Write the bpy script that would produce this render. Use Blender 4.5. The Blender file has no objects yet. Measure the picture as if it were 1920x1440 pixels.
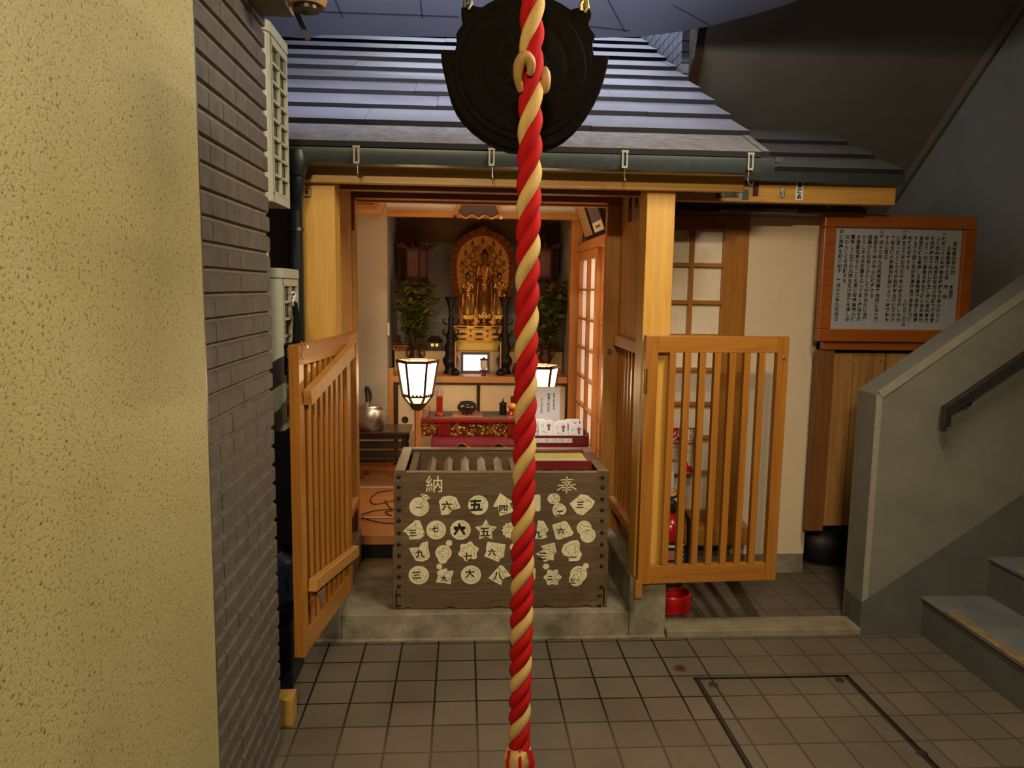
import bpy, bmesh, math, random
from mathutils import Vector, Matrix
random.seed(7)
C = bpy.context.scene.collection
R = math.radians

# ------------------------------------------------------------------ camera
F, CX, CY, EYE = 1440.0, 960.0, 720.0, 1.46
D_ = Vector((-90, 180, -F)).normalized()
U_ = Vector((168, 11604, F)); U_ = (U_ - D_ * U_.dot(D_)).normalized()
X_ = D_.cross(U_)
ROT = Matrix((X_, D_, U_))
cam_data = bpy.data.cameras.new('camera')
cam_data.sensor_fit = 'HORIZONTAL'; cam_data.sensor_width = 36.0; cam_data.lens = F / 1920 * 36
cam_data.clip_start = 0.02
cam = bpy.data.objects.new('camera', cam_data); C.objects.link(cam)
cam.matrix_world = Matrix.Translation((0, 0, EYE)) @ ROT.to_4x4()
bpy.context.scene.camera = cam

def ray(px, py): return ROT @ Vector((px - CX, CY - py, -F))
def PY(px, py, Y): v = ray(px, py); return v * (Y / v.y) + Vector((0, 0, EYE))
def PX(px, py, X): v = ray(px, py); return v * (X / v.x) + Vector((0, 0, EYE))
def PZ(px, py, Z): v = ray(px, py); return v * ((Z - EYE) / v.z) + Vector((0, 0, EYE))

# ------------------------------------------------------------------ materials
MATS = {}
def new_mat(name):
    m = bpy.data.materials.new(name); m.use_nodes = True
    nt = m.node_tree; b = nt.nodes['Principled BSDF']
    MATS[name] = m
    return m, nt, b
def ramp(nt, fac, stops):
    r = nt.nodes.new('ShaderNodeValToRGB')
    e = r.color_ramp.elements
    e[0].position, e[0].color = stops[0][0], (*stops[0][1], 1)
    e[1].position, e[1].color = stops[-1][0], (*stops[-1][1], 1)
    for p, c in stops[1:-1]:
        n = e.new(p); n.color = (*c, 1)
    nt.links.new(fac, r.inputs[0]); return r.outputs[0]
def coords(nt, scale=(1, 1, 1), loc=(0, 0, 0), rot=(0, 0, 0)):
    t = nt.nodes.new('ShaderNodeTexCoord'); mp = nt.nodes.new('ShaderNodeMapping')
    mp.inputs['Scale'].default_value = scale; mp.inputs['Location'].default_value = loc
    mp.inputs['Rotation'].default_value = rot
    nt.links.new(t.outputs['Object'], mp.inputs[0]); return mp.outputs[0]
def noise(nt, vec, scale, detail=4, rough=.55, dist=0):
    n = nt.nodes.new('ShaderNodeTexNoise'); n.inputs['Scale'].default_value = scale
    n.inputs['Detail'].default_value = detail; n.inputs['Roughness'].default_value = rough
    n.inputs['Distortion'].default_value = dist
    nt.links.new(vec, n.inputs['Vector']); return n.outputs[0]
def bump(nt, b, h, strength=.3, dist=.002):
    n = nt.nodes.new('ShaderNodeBump'); n.inputs['Strength'].default_value = strength
    n.inputs['Distance'].default_value = dist
    nt.links.new(h, n.inputs['Height']); nt.links.new(n.outputs[0], b.inputs['Normal'])
def mixc(nt, fac, a, c, mode='MIX'):
    m = nt.nodes.new('ShaderNodeMix'); m.data_type = 'RGBA'; m.blend_type = mode
    for i, v in ((0, fac), (6, a), (7, c)):
        if isinstance(v, (int, float)): m.inputs[i].default_value = v
        elif isinstance(v, tuple): m.inputs[i].default_value = (*v, 1)
        else: nt.links.new(v, m.inputs[i])
    return m.outputs[2]
def plain(name, col, rough=.6, metal=0.0, vary=.12, scale=30, bmp=0.0, spec=.5, coat=0):
    m, nt, b = new_mat(name)
    n = noise(nt, coords(nt), scale)
    lo = tuple(c * (1 - vary) for c in col); hi = tuple(min(1, c * (1 + vary)) for c in col)
    nt.links.new(ramp(nt, n, [(.3, lo), (.7, hi)]), b.inputs['Base Color'])
    b.inputs['Roughness'].default_value = rough; b.inputs['Metallic'].default_value = metal
    b.inputs['Specular IOR Level'].default_value = spec
    b.inputs['Coat Weight'].default_value = coat
    if bmp: bump(nt, b, n, bmp, .004)
    return m
def wood(name, c1, c2, axis='Z', rough=.4, freq=1.0, spec=.5, coat=0.0, bmp=.15):
    m, nt, b = new_mat(name)
    s = [14 * freq, 14 * freq, 14 * freq]; s['XYZ'.index(axis)] = .9 * freq
    v = coords(nt, s)
    n1 = noise(nt, v, 2.2, 6, .6, 1.2)
    s2 = [90.0, 90.0, 90.0]; s2['XYZ'.index(axis)] = 2.0
    n2 = noise(nt, coords(nt, s2), 2.0, 3, .6)
    mix = nt.nodes.new('ShaderNodeMath'); mix.operation = 'MULTIPLY_ADD'
    nt.links.new(n2, mix.inputs[0]); mix.inputs[1].default_value = .35
    add = nt.nodes.new('ShaderNodeMath'); add.operation = 'MULTIPLY'; add.inputs[1].default_value = .75
    nt.links.new(n1, add.inputs[0]); nt.links.new(add.outputs[0], mix.inputs[2])
    md = tuple((a + c) / 2 for a, c in zip(c1, c2))
    nt.links.new(ramp(nt, mix.outputs[0], [(.36, c2), (.5, md), (.66, c1)]), b.inputs['Base Color'])
    b.inputs['Roughness'].default_value = rough; b.inputs['Specular IOR Level'].default_value = spec
    b.inputs['Coat Weight'].default_value = coat
    if bmp: bump(nt, b, mix.outputs[0], bmp, .002)
    return m
def emit(name, col, strength, base=(1, .9, .7)):
    m, nt, b = new_mat(name)
    b.inputs['Base Color'].default_value = (*base, 1); b.inputs['Roughness'].default_value = .8
    n = noise(nt, coords(nt), 60)
    nt.links.new(ramp(nt, n, [(.2, tuple(c * .93 for c in col)), (.8, col)]), b.inputs['Emission Color'])
    b.inputs['Emission Strength'].default_value = strength
    return m

wood('post_wood', (.70, .39, .08), (.56, .28, .045), 'Z', .42)
wood('beam_wood', (.66, .36, .08), (.48, .23, .04), 'X', .42)
wood('gate_wood_v', (.42, .17, .026), (.30, .105, .013), 'Z', .33, coat=.15)
wood('gate_wood_h', (.43, .175, .028), (.31, .11, .014), 'X', .33, coat=.15)
wood('gate_wood_y', (.50, .24, .06), (.36, .15, .03), 'Y', .4)
wood('jamb_wood', (.46, .205, .035), (.31, .12, .018), 'Z', .4)
wood('panel_wood', (.52, .28, .075), (.34, .15, .03), 'Z', .45, .7)
wood('lintel_wood', (.26, .09, .02), (.16, .05, .01), 'X', .45)
wood('inner_wood_x', (.62, .30, .10), (.48, .21, .06), 'X', .4)
wood('inner_wood_y', (.58, .26, .085), (.44, .17, .045), 'Y', .4)
wood('inner_wood_z', (.60, .27, .08), (.45, .18, .045), 'Z', .4)
wood('floor_board', (.62, .27, .085), (.50, .20, .055), 'X', .35)
wood('pale_wood', (.66, .46, .25), (.54, .35, .17), 'X', .45)
wood('frame_red', (.36, .10, .014), (.25, .06, .008), 'X', .35, coat=.2)
wood('fence_post', (.22, .085, .02), (.14, .05, .012), 'Z', .5)
wood('pine_plank', (.42, .22, .065), (.26, .115, .025), 'Z', .5, .8)
wood('dark_wood', (.05, .022, .012), (.025, .011, .007), 'X', .3, coat=.2)
wood('shade_drain_brown', (.15, .075, .022), (.08, .035, .01), 'X', .5)
plain('black_lacquer', (.018, .011, .009), .25, spec=.6)
plain('red_lacquer', (.33, .016, .012), .28, coat=.3)
plain('dark_red_lacquer', (.16, .012, .012), .3, coat=.3)
plain('magenta_lacquer', (.26, .03, .06), .3, coat=.2)
plain('paper_white', (.82, .80, .80), .7, vary=.03)
plain('card_cream', (.70, .62, .44), .7, vary=.05)
plain('card_yellow', (.62, .66, .10), .6, vary=.05)
plain('sign_white', (.36, .365, .40), .45, vary=.03)
plain('ink', (.012, .012, .013), .5, vary=.1)
plain('ink_grey', (.10, .10, .10), .6)
plain('ink_red', (.55, .05, .03), .5)
plain('cream_paint', (.74, .67, .44), .7, vary=.12, scale=120)
plain('sign_red', (.50, .012, .02), .4)
plain('brass', (.75, .52, .16), .3, 1.0)
plain('steel', (.62, .62, .62), .28, 1.0, vary=.06)
plain('steel_dull', (.17, .16, .15), .38, 1.0)
plain('dark_iron', (.016, .012, .011), .42, .4, bmp=.2)
plain('alu', (.66, .65, .63), .34, 1.0, vary=.04)
plain('ac_plastic', (.42, .41, .31), .45, vary=.05)
plain('ac_inside', (.09, .08, .055), .6)
plain('duct_beige', (.42, .33, .23), .5, vary=.05)
plain('pipe_black', (.012, .014, .015), .4)
plain('gutter_grey', (.035, .045, .048), .35, vary=.2)
plain('gutter_inner', (.015, .016, .017), .5)
plain('ext_red', (.50, .010, .012), .25, coat=.4)
plain('black_plastic', (.008, .008, .009), .5, bmp=.3, scale=14)
plain('blue_plastic', (.02, .03, .07), .3)
plain('yellow_wood', (.42, .24, .05), .6, bmp=.2)
plain('fusuma', (.74, .60, .40), .75, vary=.06, scale=12)
plain('screen_paper', (.80, .66, .52), .75, vary=.05)
plain('shoji_lit', (.80, .62, .52), .6, vary=.04)
plain('void_dark', (.010, .008, .007), .9)
plain('cable_dark', (.03, .02, .015), .5)
plain('rubber', (.006, .006, .006), .9, spec=.1)
plain('bronze_dark', (.0045, .0032, .0022), .7, .0, vary=.3, scale=60, bmp=.06, spec=.04)
plain('bronze_edge', (.13, .11, .075), .40, .8, vary=.2)
plain('bronze_vase', (.10, .052, .03), .38, .7)
plain('rope_knot', (.30, .16, .045), .6, vary=.3, bmp=.3)
plain('glass_cup', (.75, .66, .55), .15)
plain('orange_cloth', (.72, .30, .06), .6)
plain('pink_cloth', (.45, .20, .13), .8)
plain('gold_cloth', (.72, .44, .09), .35, .55, vary=.15, scale=160)
plain('photo_purple', (.13, .11, .16), .4, vary=.5, scale=70)
plain('photo_sepia', (.40, .27, .13), .45, vary=.2)
plain('roof_butt_shade', (.012, .011, .016), .8)  # black butt faces stand in for the shade under each course
plain('stain', (.03, .02, .012), .8)
plain('pebble_grey', (.14, .12, .1), .7)
plain('sky_metal', (.23, .24, .31), .55, vary=.06, scale=3)
plain('joint_dark', (.04, .042, .06), .6)
plain('lantern_wood', (.11, .035, .028), .45, vary=.35, scale=60)
plain('lantern_pane', (.22, .12, .10), .6, vary=.4, scale=140)
plain('leaf_a', (.11, .13, .014), .38, vary=.4, scale=18)
plain('leaf_b', (.20, .17, .018), .38, vary=.4, scale=18)
plain('leaf_c', (.028, .06, .018), .38, vary=.4, scale=18)
plain('stem', (.09, .06, .02), .7)
plain('purple_cloth', (.10, .07, .08), .6)
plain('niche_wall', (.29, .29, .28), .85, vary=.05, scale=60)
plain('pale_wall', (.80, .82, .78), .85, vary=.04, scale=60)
plain('inner_wall', (.46, .41, .34), .9, vary=.06, scale=150, bmp=.1)
plain('soffit_brown', (.19, .16, .12), .9, vary=.08, scale=4)
plain('stair_grey', (.19, .182, .155), .8, vary=.12, scale=6, bmp=.05)
plain('stair_tread', (.155, .165, .163), .7, vary=.2, scale=9, bmp=.05)
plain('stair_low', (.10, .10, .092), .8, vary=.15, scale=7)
plain('wall_grey', (.27, .265, .24), .85, vary=.08, scale=5)
plain('edge_light', (.30, .275, .215), .75, vary=.1)
plain('nosing', (.26, .19, .09), .7, vary=.3, scale=30)
plain('metal_strip', (.34, .31, .28), .3, .9)
plain('grout_dark', (.13, .11, .075), .9, vary=.2)
plain('hook_bright', (.85, .85, .85), .3)
plain('photo_bright', (.8, .8, .82), .25)
emit('lamp_shade', (1, .74, .42), 9.0)
emit('lamp_shade_low', (1, .70, .36), 2.0)
emit('window_glow', (.95, .72, .60), 0.45)  # emission stands in for the light on the shoji paper
emit('picture_glare', (.85, .90, 1), 1.6, (.7, .7, .75))  # emission stands in for the bright reflection in the framed picture
plain('gold', (.74, .38, .10), .36, .7, vary=.35, scale=90, bmp=.15)
plain('gold_dark', (.30, .09, .02), .38, .7, vary=.4, scale=110, bmp=.25)
plain('gold_bright', (.80, .48, .12), .28, .9, vary=.4, scale=120, bmp=.2)
plain('gold_robe', (.60, .30, .085), .27, .85, vary=.4, scale=70, bmp=.2)
plain('hair_dark', (.02, .013, .012), .5)

# old grey-brown wood of the offertory box, streaked and stained
m, nt, b = new_mat('old_wood')
v = coords(nt, (1.4, 14, 14)); n1 = noise(nt, v, 2.6, 7, .65, 1.6)
n2 = noise(nt, coords(nt), 5, 6, .7)
sx_ = nt.nodes.new('ShaderNodeSeparateXYZ'); tc = nt.nodes.new('ShaderNodeTexCoord')
nt.links.new(tc.outputs['Object'], sx_.inputs[0])
base = ramp(nt, n1, [(.3, (.075, .044, .020)), (.55, (.125, .080, .040)), (.75, (.18, .125, .07))])
nt.links.new(mixc(nt, ramp(nt, n2, [(.50, (0, 0, 0)), (.68, (.7, .7, .7))]), base, (.07, .036, .016)), b.inputs['Base Color'])
b.inputs['Roughness'].default_value = .65; bump(nt, b, n1, .3, .003)
m, nt, b = new_mat('old_wood_top')
n1 = noise(nt, coords(nt, (2, 8, 10)), 3, 6, .6, 1)
nt.links.new(ramp(nt, n1, [(.3, (.14, .09, .055)), (.7, (.36, .24, .135))]), b.inputs['Base Color'])
b.inputs['Roughness'].default_value = .5; bump(nt, b, n1, .2, .002)

def tile_mat(name, c1, c2, mortar, w, h, off, swap=None, msize=.003, rough=.5, bstr=.5, seed_scale=3, offset=0.0):
    m, nt, b = new_mat(name)
    t = nt.nodes.new('ShaderNodeTexCoord'); vec = t.outputs['Object']
    if swap:
        sp = nt.nodes.new('ShaderNodeSeparateXYZ'); cb = nt.nodes.new('ShaderNodeCombineXYZ')
        nt.links.new(vec, sp.inputs[0])
        for i, a in enumerate(swap): nt.links.new(sp.outputs['XYZ'.index(a)], cb.inputs[i])
        vec = cb.outputs[0]
    mp = nt.nodes.new('ShaderNodeMapping'); mp.inputs['Location'].default_value = (*off, 0)
    nt.links.new(vec, mp.inputs[0])
    br = nt.nodes.new('ShaderNodeTexBrick'); br.offset = offset; br.squash = 1
    br.inputs['Scale'].default_value = 1; br.inputs['Brick Width'].default_value = w
    br.inputs['Row Height'].default_value = h; br.inputs['Mortar Size'].default_value = msize
    br.inputs['Mortar Smooth'].default_value = .15
    br.inputs['Color1'].default_value = (*c1, 1); br.inputs['Color2'].default_value = (*c2, 1)
    br.inputs['Mortar'].default_value = (*mortar, 1)
    nt.links.new(mp.outputs[0], br.inputs['Vector'])
    n = noise(nt, t.outputs['Object'], 260, 3); n2 = noise(nt, t.outputs['Object'], seed_scale, 4)
    c = mixc(nt, .45, br.outputs[0], ramp(nt, n, [(.35, (.35, .35, .35)), (.65, (.65, .65, .65))]), 'OVERLAY')
    c = mixc(nt, .5, c, ramp(nt, n2, [(.3, (.33, .33, .33)), (.7, (.62, .62, .62))]), 'OVERLAY')
    nt.links.new(c, b.inputs['Base Color']); b.inputs['Roughness'].default_value = rough
    inv = nt.nodes.new('ShaderNodeMath'); inv.operation = 'SUBTRACT'; inv.inputs[0].default_value = 1
    nt.links.new(br.outputs['Fac'], inv.inputs[1]); bump(nt, b, inv.outputs[0], bstr, .003)
    return m
tile_mat('floor_tile', (.150, .120, .088), (.124, .100, .074), (.008, .005, .003), .149, .150,
         (.542 + .0, -3.03 + .0), None, .0042, .5)
tile_mat('blue_tile', (.30, .32, .38), (.26, .28, .34), (.03, .03, .045), .11, .06, (0, 0), ('Y', 'Z', 'X'), .004, .5)
nt = MATS['floor_tile'].node_tree
br = [n for n in nt.nodes if n.type == 'TEX_BRICK'][0]; tcn = [n for n in nt.nodes if n.type == 'TEX_COORD'][0]
sp = nt.nodes.new('ShaderNodeSeparateXYZ'); nt.links.new(tcn.outputs['Object'], sp.inputs[0])
def mrange(src, a, b_):
    r_ = nt.nodes.new('ShaderNodeMapRange'); r_.inputs[1].default_value = a; r_.inputs[2].default_value = b_; nt.links.new(src, r_.inputs[0]); return r_.outputs[0]
mu = nt.nodes.new('ShaderNodeMath'); mu.operation = 'MULTIPLY'
nt.links.new(mrange(sp.outputs[1], 2.30, 2.55), mu.inputs[0]); nt.links.new(mrange(sp.outputs[0], 1.15, .85), mu.inputs[1])
nt.links.new(mixc(nt, mu.outputs[0], (.075, .056, .040), (.006, .004, .002)), br.inputs['Mortar'])
plain('wall_tile', (.105, .088, .072), .55, vary=.22, scale=24, bmp=.15)
plain('wall_tile_grout', (.17, .14, .09), .85, vary=.15)

m, nt, b = new_mat('stucco')
v = coords(nt, (1, .75, 1)); n1 = noise(nt, v, 190, 3, .55, .5); n2 = noise(nt, v, 70, 4, .6); n3 = noise(nt, v, 4, 3)
pits = ramp(nt, n1, [(.33, (0, 0, 0)), (.44, (1, 1, 1))])
nt.links.new(mixc(nt, pits, (.19, .135, .045), ramp(nt, n3, [(.3, (.45, .385, .17)), (.7, (.50, .435, .205))])), b.inputs['Base Color'])
b.inputs['Roughness'].default_value = .42
ad = nt.nodes.new('ShaderNodeMath'); ad.operation = 'MULTIPLY_ADD'; nt.links.new(n2, ad.inputs[0]); ad.inputs[1].default_value = .5
nt.links.new(n1, ad.inputs[2]); bump(nt, b, ad.outputs[0], .5, .003)

m, nt, b = new_mat('concrete')
v = coords(nt); n1 = noise(nt, v, 7, 7, .65); n2 = noise(nt, v, 90, 3)
sp = nt.nodes.new('ShaderNodeSeparateXYZ'); nt.links.new(v, sp.inputs[0])
col = ramp(nt, n1, [(.32, (.12, .095, .06)), (.5, (.24, .205, .145)), (.7, (.36, .315, .235))])
nt.links.new(mixc(nt, .3, col, ramp(nt, n2, [(.3, (.3, .3, .3)), (.7, (.7, .7, .7))]), 'OVERLAY'), b.inputs['Base Color'])
b.inputs['Roughness'].default_value = .85; bump(nt, b, n1, .25, .004)
m, nt, b = new_mat('slab_stone')
n1 = noise(nt, coords(nt), 14, 6); nt.links.new(ramp(nt, n1, [(.3, (.20, .16, .10)), (.7, (.31, .26, .165))]), b.inputs['Base Color'])
b.inputs['Roughness'].default_value = .8
m, nt, b = new_mat('cream_plaster')
v = coords(nt); n1 = noise(nt, v, 260, 3); n3 = noise(nt, v, 4)
nt.links.new(mixc(nt, .3, ramp(nt, n3, [(.3, (.74, .59, .42)), (.7, (.80, .64, .46))]), ramp(nt, n1, [(.3, (.35, .35, .35)), (.7, (.65, .65, .65))]), 'OVERLAY'), b.inputs['Base Color'])
b.inputs['Roughness'].default_value = .9; bump(nt, b, n1, .35, .002)
m, nt, b = new_mat('roof_slate')
v = coords(nt); n1 = noise(nt, v, 300, 2); n2 = noise(nt, v, 3.5, 5)
nt.links.new(mixc(nt, .35, ramp(nt, n2, [(.3, (.20, .20, .235)), (.7, (.26, .26, .30))]), ramp(nt, n1, [(.3, (.3, .3, .3)), (.7, (.7, .7, .7))]), 'OVERLAY'), b.inputs['Base Color'])
b.inputs['Roughness'].default_value = .55; bump(nt, b, n1, .2, .001)
m, nt, b = new_mat('roof_slate_worn')
v = coords(nt); n2 = noise(nt, v, 22, 7, .7)
nt.links.new(ramp(nt, n2, [(.35, (.16, .145, .14)), (.65, (.27, .26, .27))]), b.inputs['Base Color']); b.inputs['Roughness'].default_value = .7
m, nt, b = new_mat('roof_brown')
v = coords(nt); n2 = noise(nt, v, 12, 5)
nt.links.new(ramp(nt, n2, [(.3, (.10, .09, .07)), (.7, (.14, .12, .095))]), b.inputs['Base Color']); b.inputs['Roughness'].default_value = .7

def rope_mat(name, c1, c2):
    m, nt, b = new_mat(name)
    n1 = noise(nt, coords(nt, (900, 900, 120)), 1.0, 3, .6); n2 = noise(nt, coords(nt), 14, 3)
    c = ramp(nt, n1, [(.3, c2), (.6, c1)])
    nt.links.new(mixc(nt, .3, c, ramp(nt, n2, [(.3, (.4, .4, .4)), (.7, (.62, .62, .62))]), 'OVERLAY'), b.inputs['Base Color'])
    b.inputs['Roughness'].default_value = .8; b.inputs['Specular IOR Level'].default_value = .15
    bump(nt, b, n1, .5, .001)
rope_mat('rope_red', (.40, .007, .009), (.29, .004, .005))
rope_mat('rope_cream', (.52, .36, .145), (.42, .27, .09))

# ------------------------------------------------------------------ mesh builder
class MB:
    def __init__(s, mat='void_dark', org=(0, 0, 0)):
        s.v, s.f, s.mi, s.mats, s.cur = [], [], [], [], None
        s.org = Vector(org); s.use(mat)
    def use(s, mat):
        if mat not in s.mats: s.mats.append(mat)
        s.cur = s.mats.index(mat); return s
    def add(s, vs, fs):
        o = len(s.v); s.v += [Vector(p) for p in vs]
        for f in fs: s.f.append([i + o for i in f]); s.mi.append(s.cur)
        return s
    def box(s, x0, x1, y0, y1, z0, z1):
        vs = [(x, y, z) for x in (x0, x1) for y in (y0, y1) for z in (z0, z1)]
        return s.add(vs, [(0, 1, 3, 2), (4, 6, 7, 5), (0, 4, 5, 1), (2, 3, 7, 6), (0, 2, 6, 4), (1, 5, 7, 3)])
    def hexa(s, b4, t4):   # bottom four and top four corners, same winding
        vs = list(b4) + list(t4)
        return s.add(vs, [(3, 2, 1, 0), (4, 5, 6, 7)] + [(i, (i + 1) % 4, (i + 1) % 4 + 4, i + 4) for i in range(4)])
    def bar(s, p, q, w, h, up=(0, 0, 1)):
        p, q = Vector(p), Vector(q); d = (q - p).normalized(); u = Vector(up)
        if abs(d.dot(u)) > .98: u = Vector((0, 1, 0))
        sd = d.cross(u).normalized(); u = sd.cross(d)
        c = [sd * a * w / 2 + u * b_ * h / 2 for a, b_ in ((-1, -1), (1, -1), (1, 1), (-1, 1))]
        return s.hexa([p + k for k in c], [q + k for k in c])
    def tube(s, pts, r, n=10, caps=True):
        pts = [Vector(p) for p in pts]; rs = r if isinstance(r, (list, tuple)) else [r] * len(pts)
        o = len(s.v); prev = None
        for i, p in enumerate(pts):
            t = (pts[min(i + 1, len(pts) - 1)] - pts[max(i - 1, 0)]).normalized()
            if prev is None:
                a = Vector((0, 0, 1)) if abs(t.z) < .9 else Vector((1, 0, 0)); nrm = t.cross(a).normalized()
            else:
                nrm = (prev - t * prev.dot(t)).normalized()
            prev = nrm; bi = t.cross(nrm)
            for k in range(n):
                a = 2 * math.pi * k / n; s.v.append(p + (nrm * math.cos(a) + bi * math.sin(a)) * rs[i])
        for i in range(len(pts) - 1):
            for k in range(n):
                a, b_ = o + i * n + k, o + i * n + (k + 1) % n
                s.f.append([a, b_, b_ + n, a + n]); s.mi.append(s.cur)
        if caps:
            s.f.append([o + k for k in range(n)][::-1]); s.mi.append(s.cur)
            e = o + (len(pts) - 1) * n; s.f.append([e + k for k in range(n)]); s.mi.append(s.cur)
        return s
    def lathe(s, prof, c=(0, 0, 0), n=24, sx=1, sy=1, rot=0, caps=True):
        c = Vector(c); o = len(s.v)
        for r, z in prof:
            for k in range(n):
                a = 2 * math.pi * k / n + rot; s.v.append(c + Vector((r * math.cos(a) * sx, r * math.sin(a) * sy, z)))
        for i in range(len(prof) - 1):
            for k in range(n):
                a, b_ = o + i * n + k, o + i * n + (k + 1) % n
                s.f.append([a, b_, b_ + n, a + n]); s.mi.append(s.cur)
        if caps:
            s.f.append([o + k for k in range(n)][::-1]); s.mi.append(s.cur)
            e = o + (len(prof) - 1) * n; s.f.append([e + k for k in range(n)]); s.mi.append(s.cur)
        return s
    def ball(s, c, r, n=14, sx=1, sy=1, sz=1):
        pr = [(r * math.sin(math.pi * (i + .02) / (n / 2 + .04)), -r * sz * math.cos(math.pi * (i + .02) / (n / 2 + .04))) for i in range(n // 2 + 1)]
        return s.lathe(pr, c, n, sx, sy)
    def ngon(s, pts): return s.add(pts, [tuple(range(len(pts)))])
    def prism(s, pts, dv):   # extrude a planar outline by dv
        pts = [Vector(p) for p in pts]; dv = Vector(dv); n = len(pts)
        return s.add(pts + [p + dv for p in pts], [tuple(range(n))[::-1], tuple(range(n, 2 * n))] + [(i, (i + 1) % n, (i + 1) % n + n, i + n) for i in range(n)])
    def text(s, body, size, fn, vertical=False, bold=0.0, line=1.0):
        """flat lettering; fn maps local (x right, z up) to a point. Horizontal is centred; vertical hangs from its top."""
        if vertical: body = '\n'.join(body)
        cu = bpy.data.curves.new('t', 'FONT'); cu.body = body; cu.size = size; cu.align_x = 'CENTER'
        cu.space_line = line; cu.offset = bold; cu.resolution_u = 3
        ob = bpy.data.objects.new('t', cu); C.objects.link(ob)
        dg = bpy.context.evaluated_depsgraph_get(); me = ob.evaluated_get(dg).to_mesh()
        vs = [fn(v.co.x, v.co.y) for v in me.vertices]; fs = [tuple(p.vertices) for p in me.polygons]
        s.add(vs, fs); ob.evaluated_get(dg).to_mesh_clear()
        bpy.data.objects.remove(ob); bpy.data.curves.remove(cu); return s
    def build(s, name, parent=None, bevel=0, smooth=False, angle=35, kind=None, loc=None):
        me = bpy.data.meshes.new(name)
        me.from_pydata([p - s.org for p in s.v], [], s.f)
        for mt in s.mats: me.materials.append(MATS[mt])
        me.polygons.foreach_set('material_index', s.mi)
        bm = bmesh.new(); bm.from_mesh(me); bmesh.ops.recalc_face_normals(bm, faces=bm.faces); bm.to_mesh(me); bm.free()
        if smooth:
            me.polygons.foreach_set('use_smooth', [True] * len(me.polygons)); me.set_sharp_from_angle(angle=R(angle))
        me.update()
        o = bpy.data.objects.new(name, me); C.objects.link(o)
        if parent is not None: o.parent = parent
        else: o.location = s.org if loc is None else loc
        if bevel:
            bv = o.modifiers.new('bevel', 'BEVEL'); bv.width = bevel; bv.segments = 2; bv.limit_method = 'ANGLE'; bv.angle_limit = R(40)
        if kind: o['kind'] = kind
        return o

def tag(o, label, cat, group=None):
    o['label'] = label; o['category'] = cat
    if group: o['group'] = group
    return o
def thing(name, label, cat, loc=(0, 0, 0), rz=0.0, group=None):
    o = bpy.data.objects.new(name, None); C.objects.link(o); o.empty_display_size = .05
    o.location = loc; o.rotation_euler = (0, 0, rz)
    return tag(o, label, cat, group)
def struct(name, mb, bevel=0, smooth=False, parent=None):
    o = mb.build(name, parent, bevel, smooth)
    if parent is None: o['kind'] = 'structure'
    return o
def circle(n, r=1, ph=0): return [(r * math.cos(2 * math.pi * i / n + ph), r * math.sin(2 * math.pi * i / n + ph)) for i in range(n)]

# ================================================================== SETTING
# ---- floor (tiles at 149 mm)
b = MB('floor_tile'); b.box(-1.2, 4.2, -1.5, 6.2, -.06, 0); struct('floor', b)
# ---- left wall: stucco near, brick-tile far, metal strip between
b = MB('stucco'); b.box(-.80, -.553, -1.5, 1.685, 0, 3.1); struct('wall_left', b, bevel=.006)
b = MB('metal_strip'); b.box(-.60, -.561, 1.69, 1.712, 0, 3.1); struct('trim_1', b)
b = MB('wall_tile_grout'); b.box(-.80, -.582, 1.713, 2.335, 0, 3.1); b.use('wall_tile')
ys = [1.716 + .1055 * i for i in range(6)] + [2.338]
z = .004
while z < 3.08:
    for a, c in zip(ys, ys[1:]):
        x1 = -.572 + random.uniform(-.001, .001)
        b4 = [(-.583, a + .001, z), (-.583, c - .001, z), (x1, c - .0015, z + .002), (x1, a + .0015, z + .002)]
        t4 = [(-.583, a + .001, z + .049), (-.583, c - .001, z + .049), (x1, c - .0015, z + .041), (x1, a + .0015, z + .041)]
        b.hexa(b4, t4)
    z += .0575
struct('wall_left_far', b)
# dark recess behind the units on the left
b = MB('soffit_brown'); b.box(-2.4, -2.34, 2.3, 6.2, 0, 3.1); struct('wall_left_back', b)

# ---- shrine porch: concrete step, two curbs
X0, X1 = -.50, .707
b = MB('concrete'); b.box(X0, X1, 3.07, 3.745, 0, .112); struct('floor_porch', b, bevel=.006)
b = MB('concrete'); b.box(X1, .862, 3.066, 3.745, 0, .262); struct('trim_2', b, bevel=.005)
b = MB('concrete'); b.box(-.655, X0, 3.066, 3.745, 0, .262); struct('trim_3', b, bevel=.005)
b = MB('concrete'); b.box(-.60, .86, 3.046, 3.0655, 0, .012); struct('trim_4', b, bevel=.003)

# posts
PFY = 3.074; pr0, pr1 = PY(1209, 500, PFY).x, PY(1262, 500, PFY).x; pl0, pl1 = PY(569, 480, PFY).x, PY(629, 480, PFY).x
b = MB('post_wood'); b.box(pr0, pr1, PFY, PFY + .125, .263, 1.985); struct('trim_5', b, bevel=.004)
b = MB('post_wood'); b.box(pl0, pl1, PFY, PFY + .125, .263, 1.985)
sx0 = pl0 + .001; b.box(sx0, sx0 + .033, PFY - .007, PFY - .001, 1.80, 1.832); b.use('ink')
for zz in (1.801, 1.831): b.box(sx0, sx0 + .033, PFY - .0085, PFY - .0065, zz - .001, zz + .001)
for xx in (sx0, sx0 + .033): b.box(xx - .001, xx + .001, PFY - .0085, PFY - .0065, 1.80, 1.832)
b.text('木', .024, lambda x, y: (sx0 + .0165 + x, PFY - .0085, 1.8085 + y), bold=.0005)
struct('trim_6', b, bevel=.003)

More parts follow.
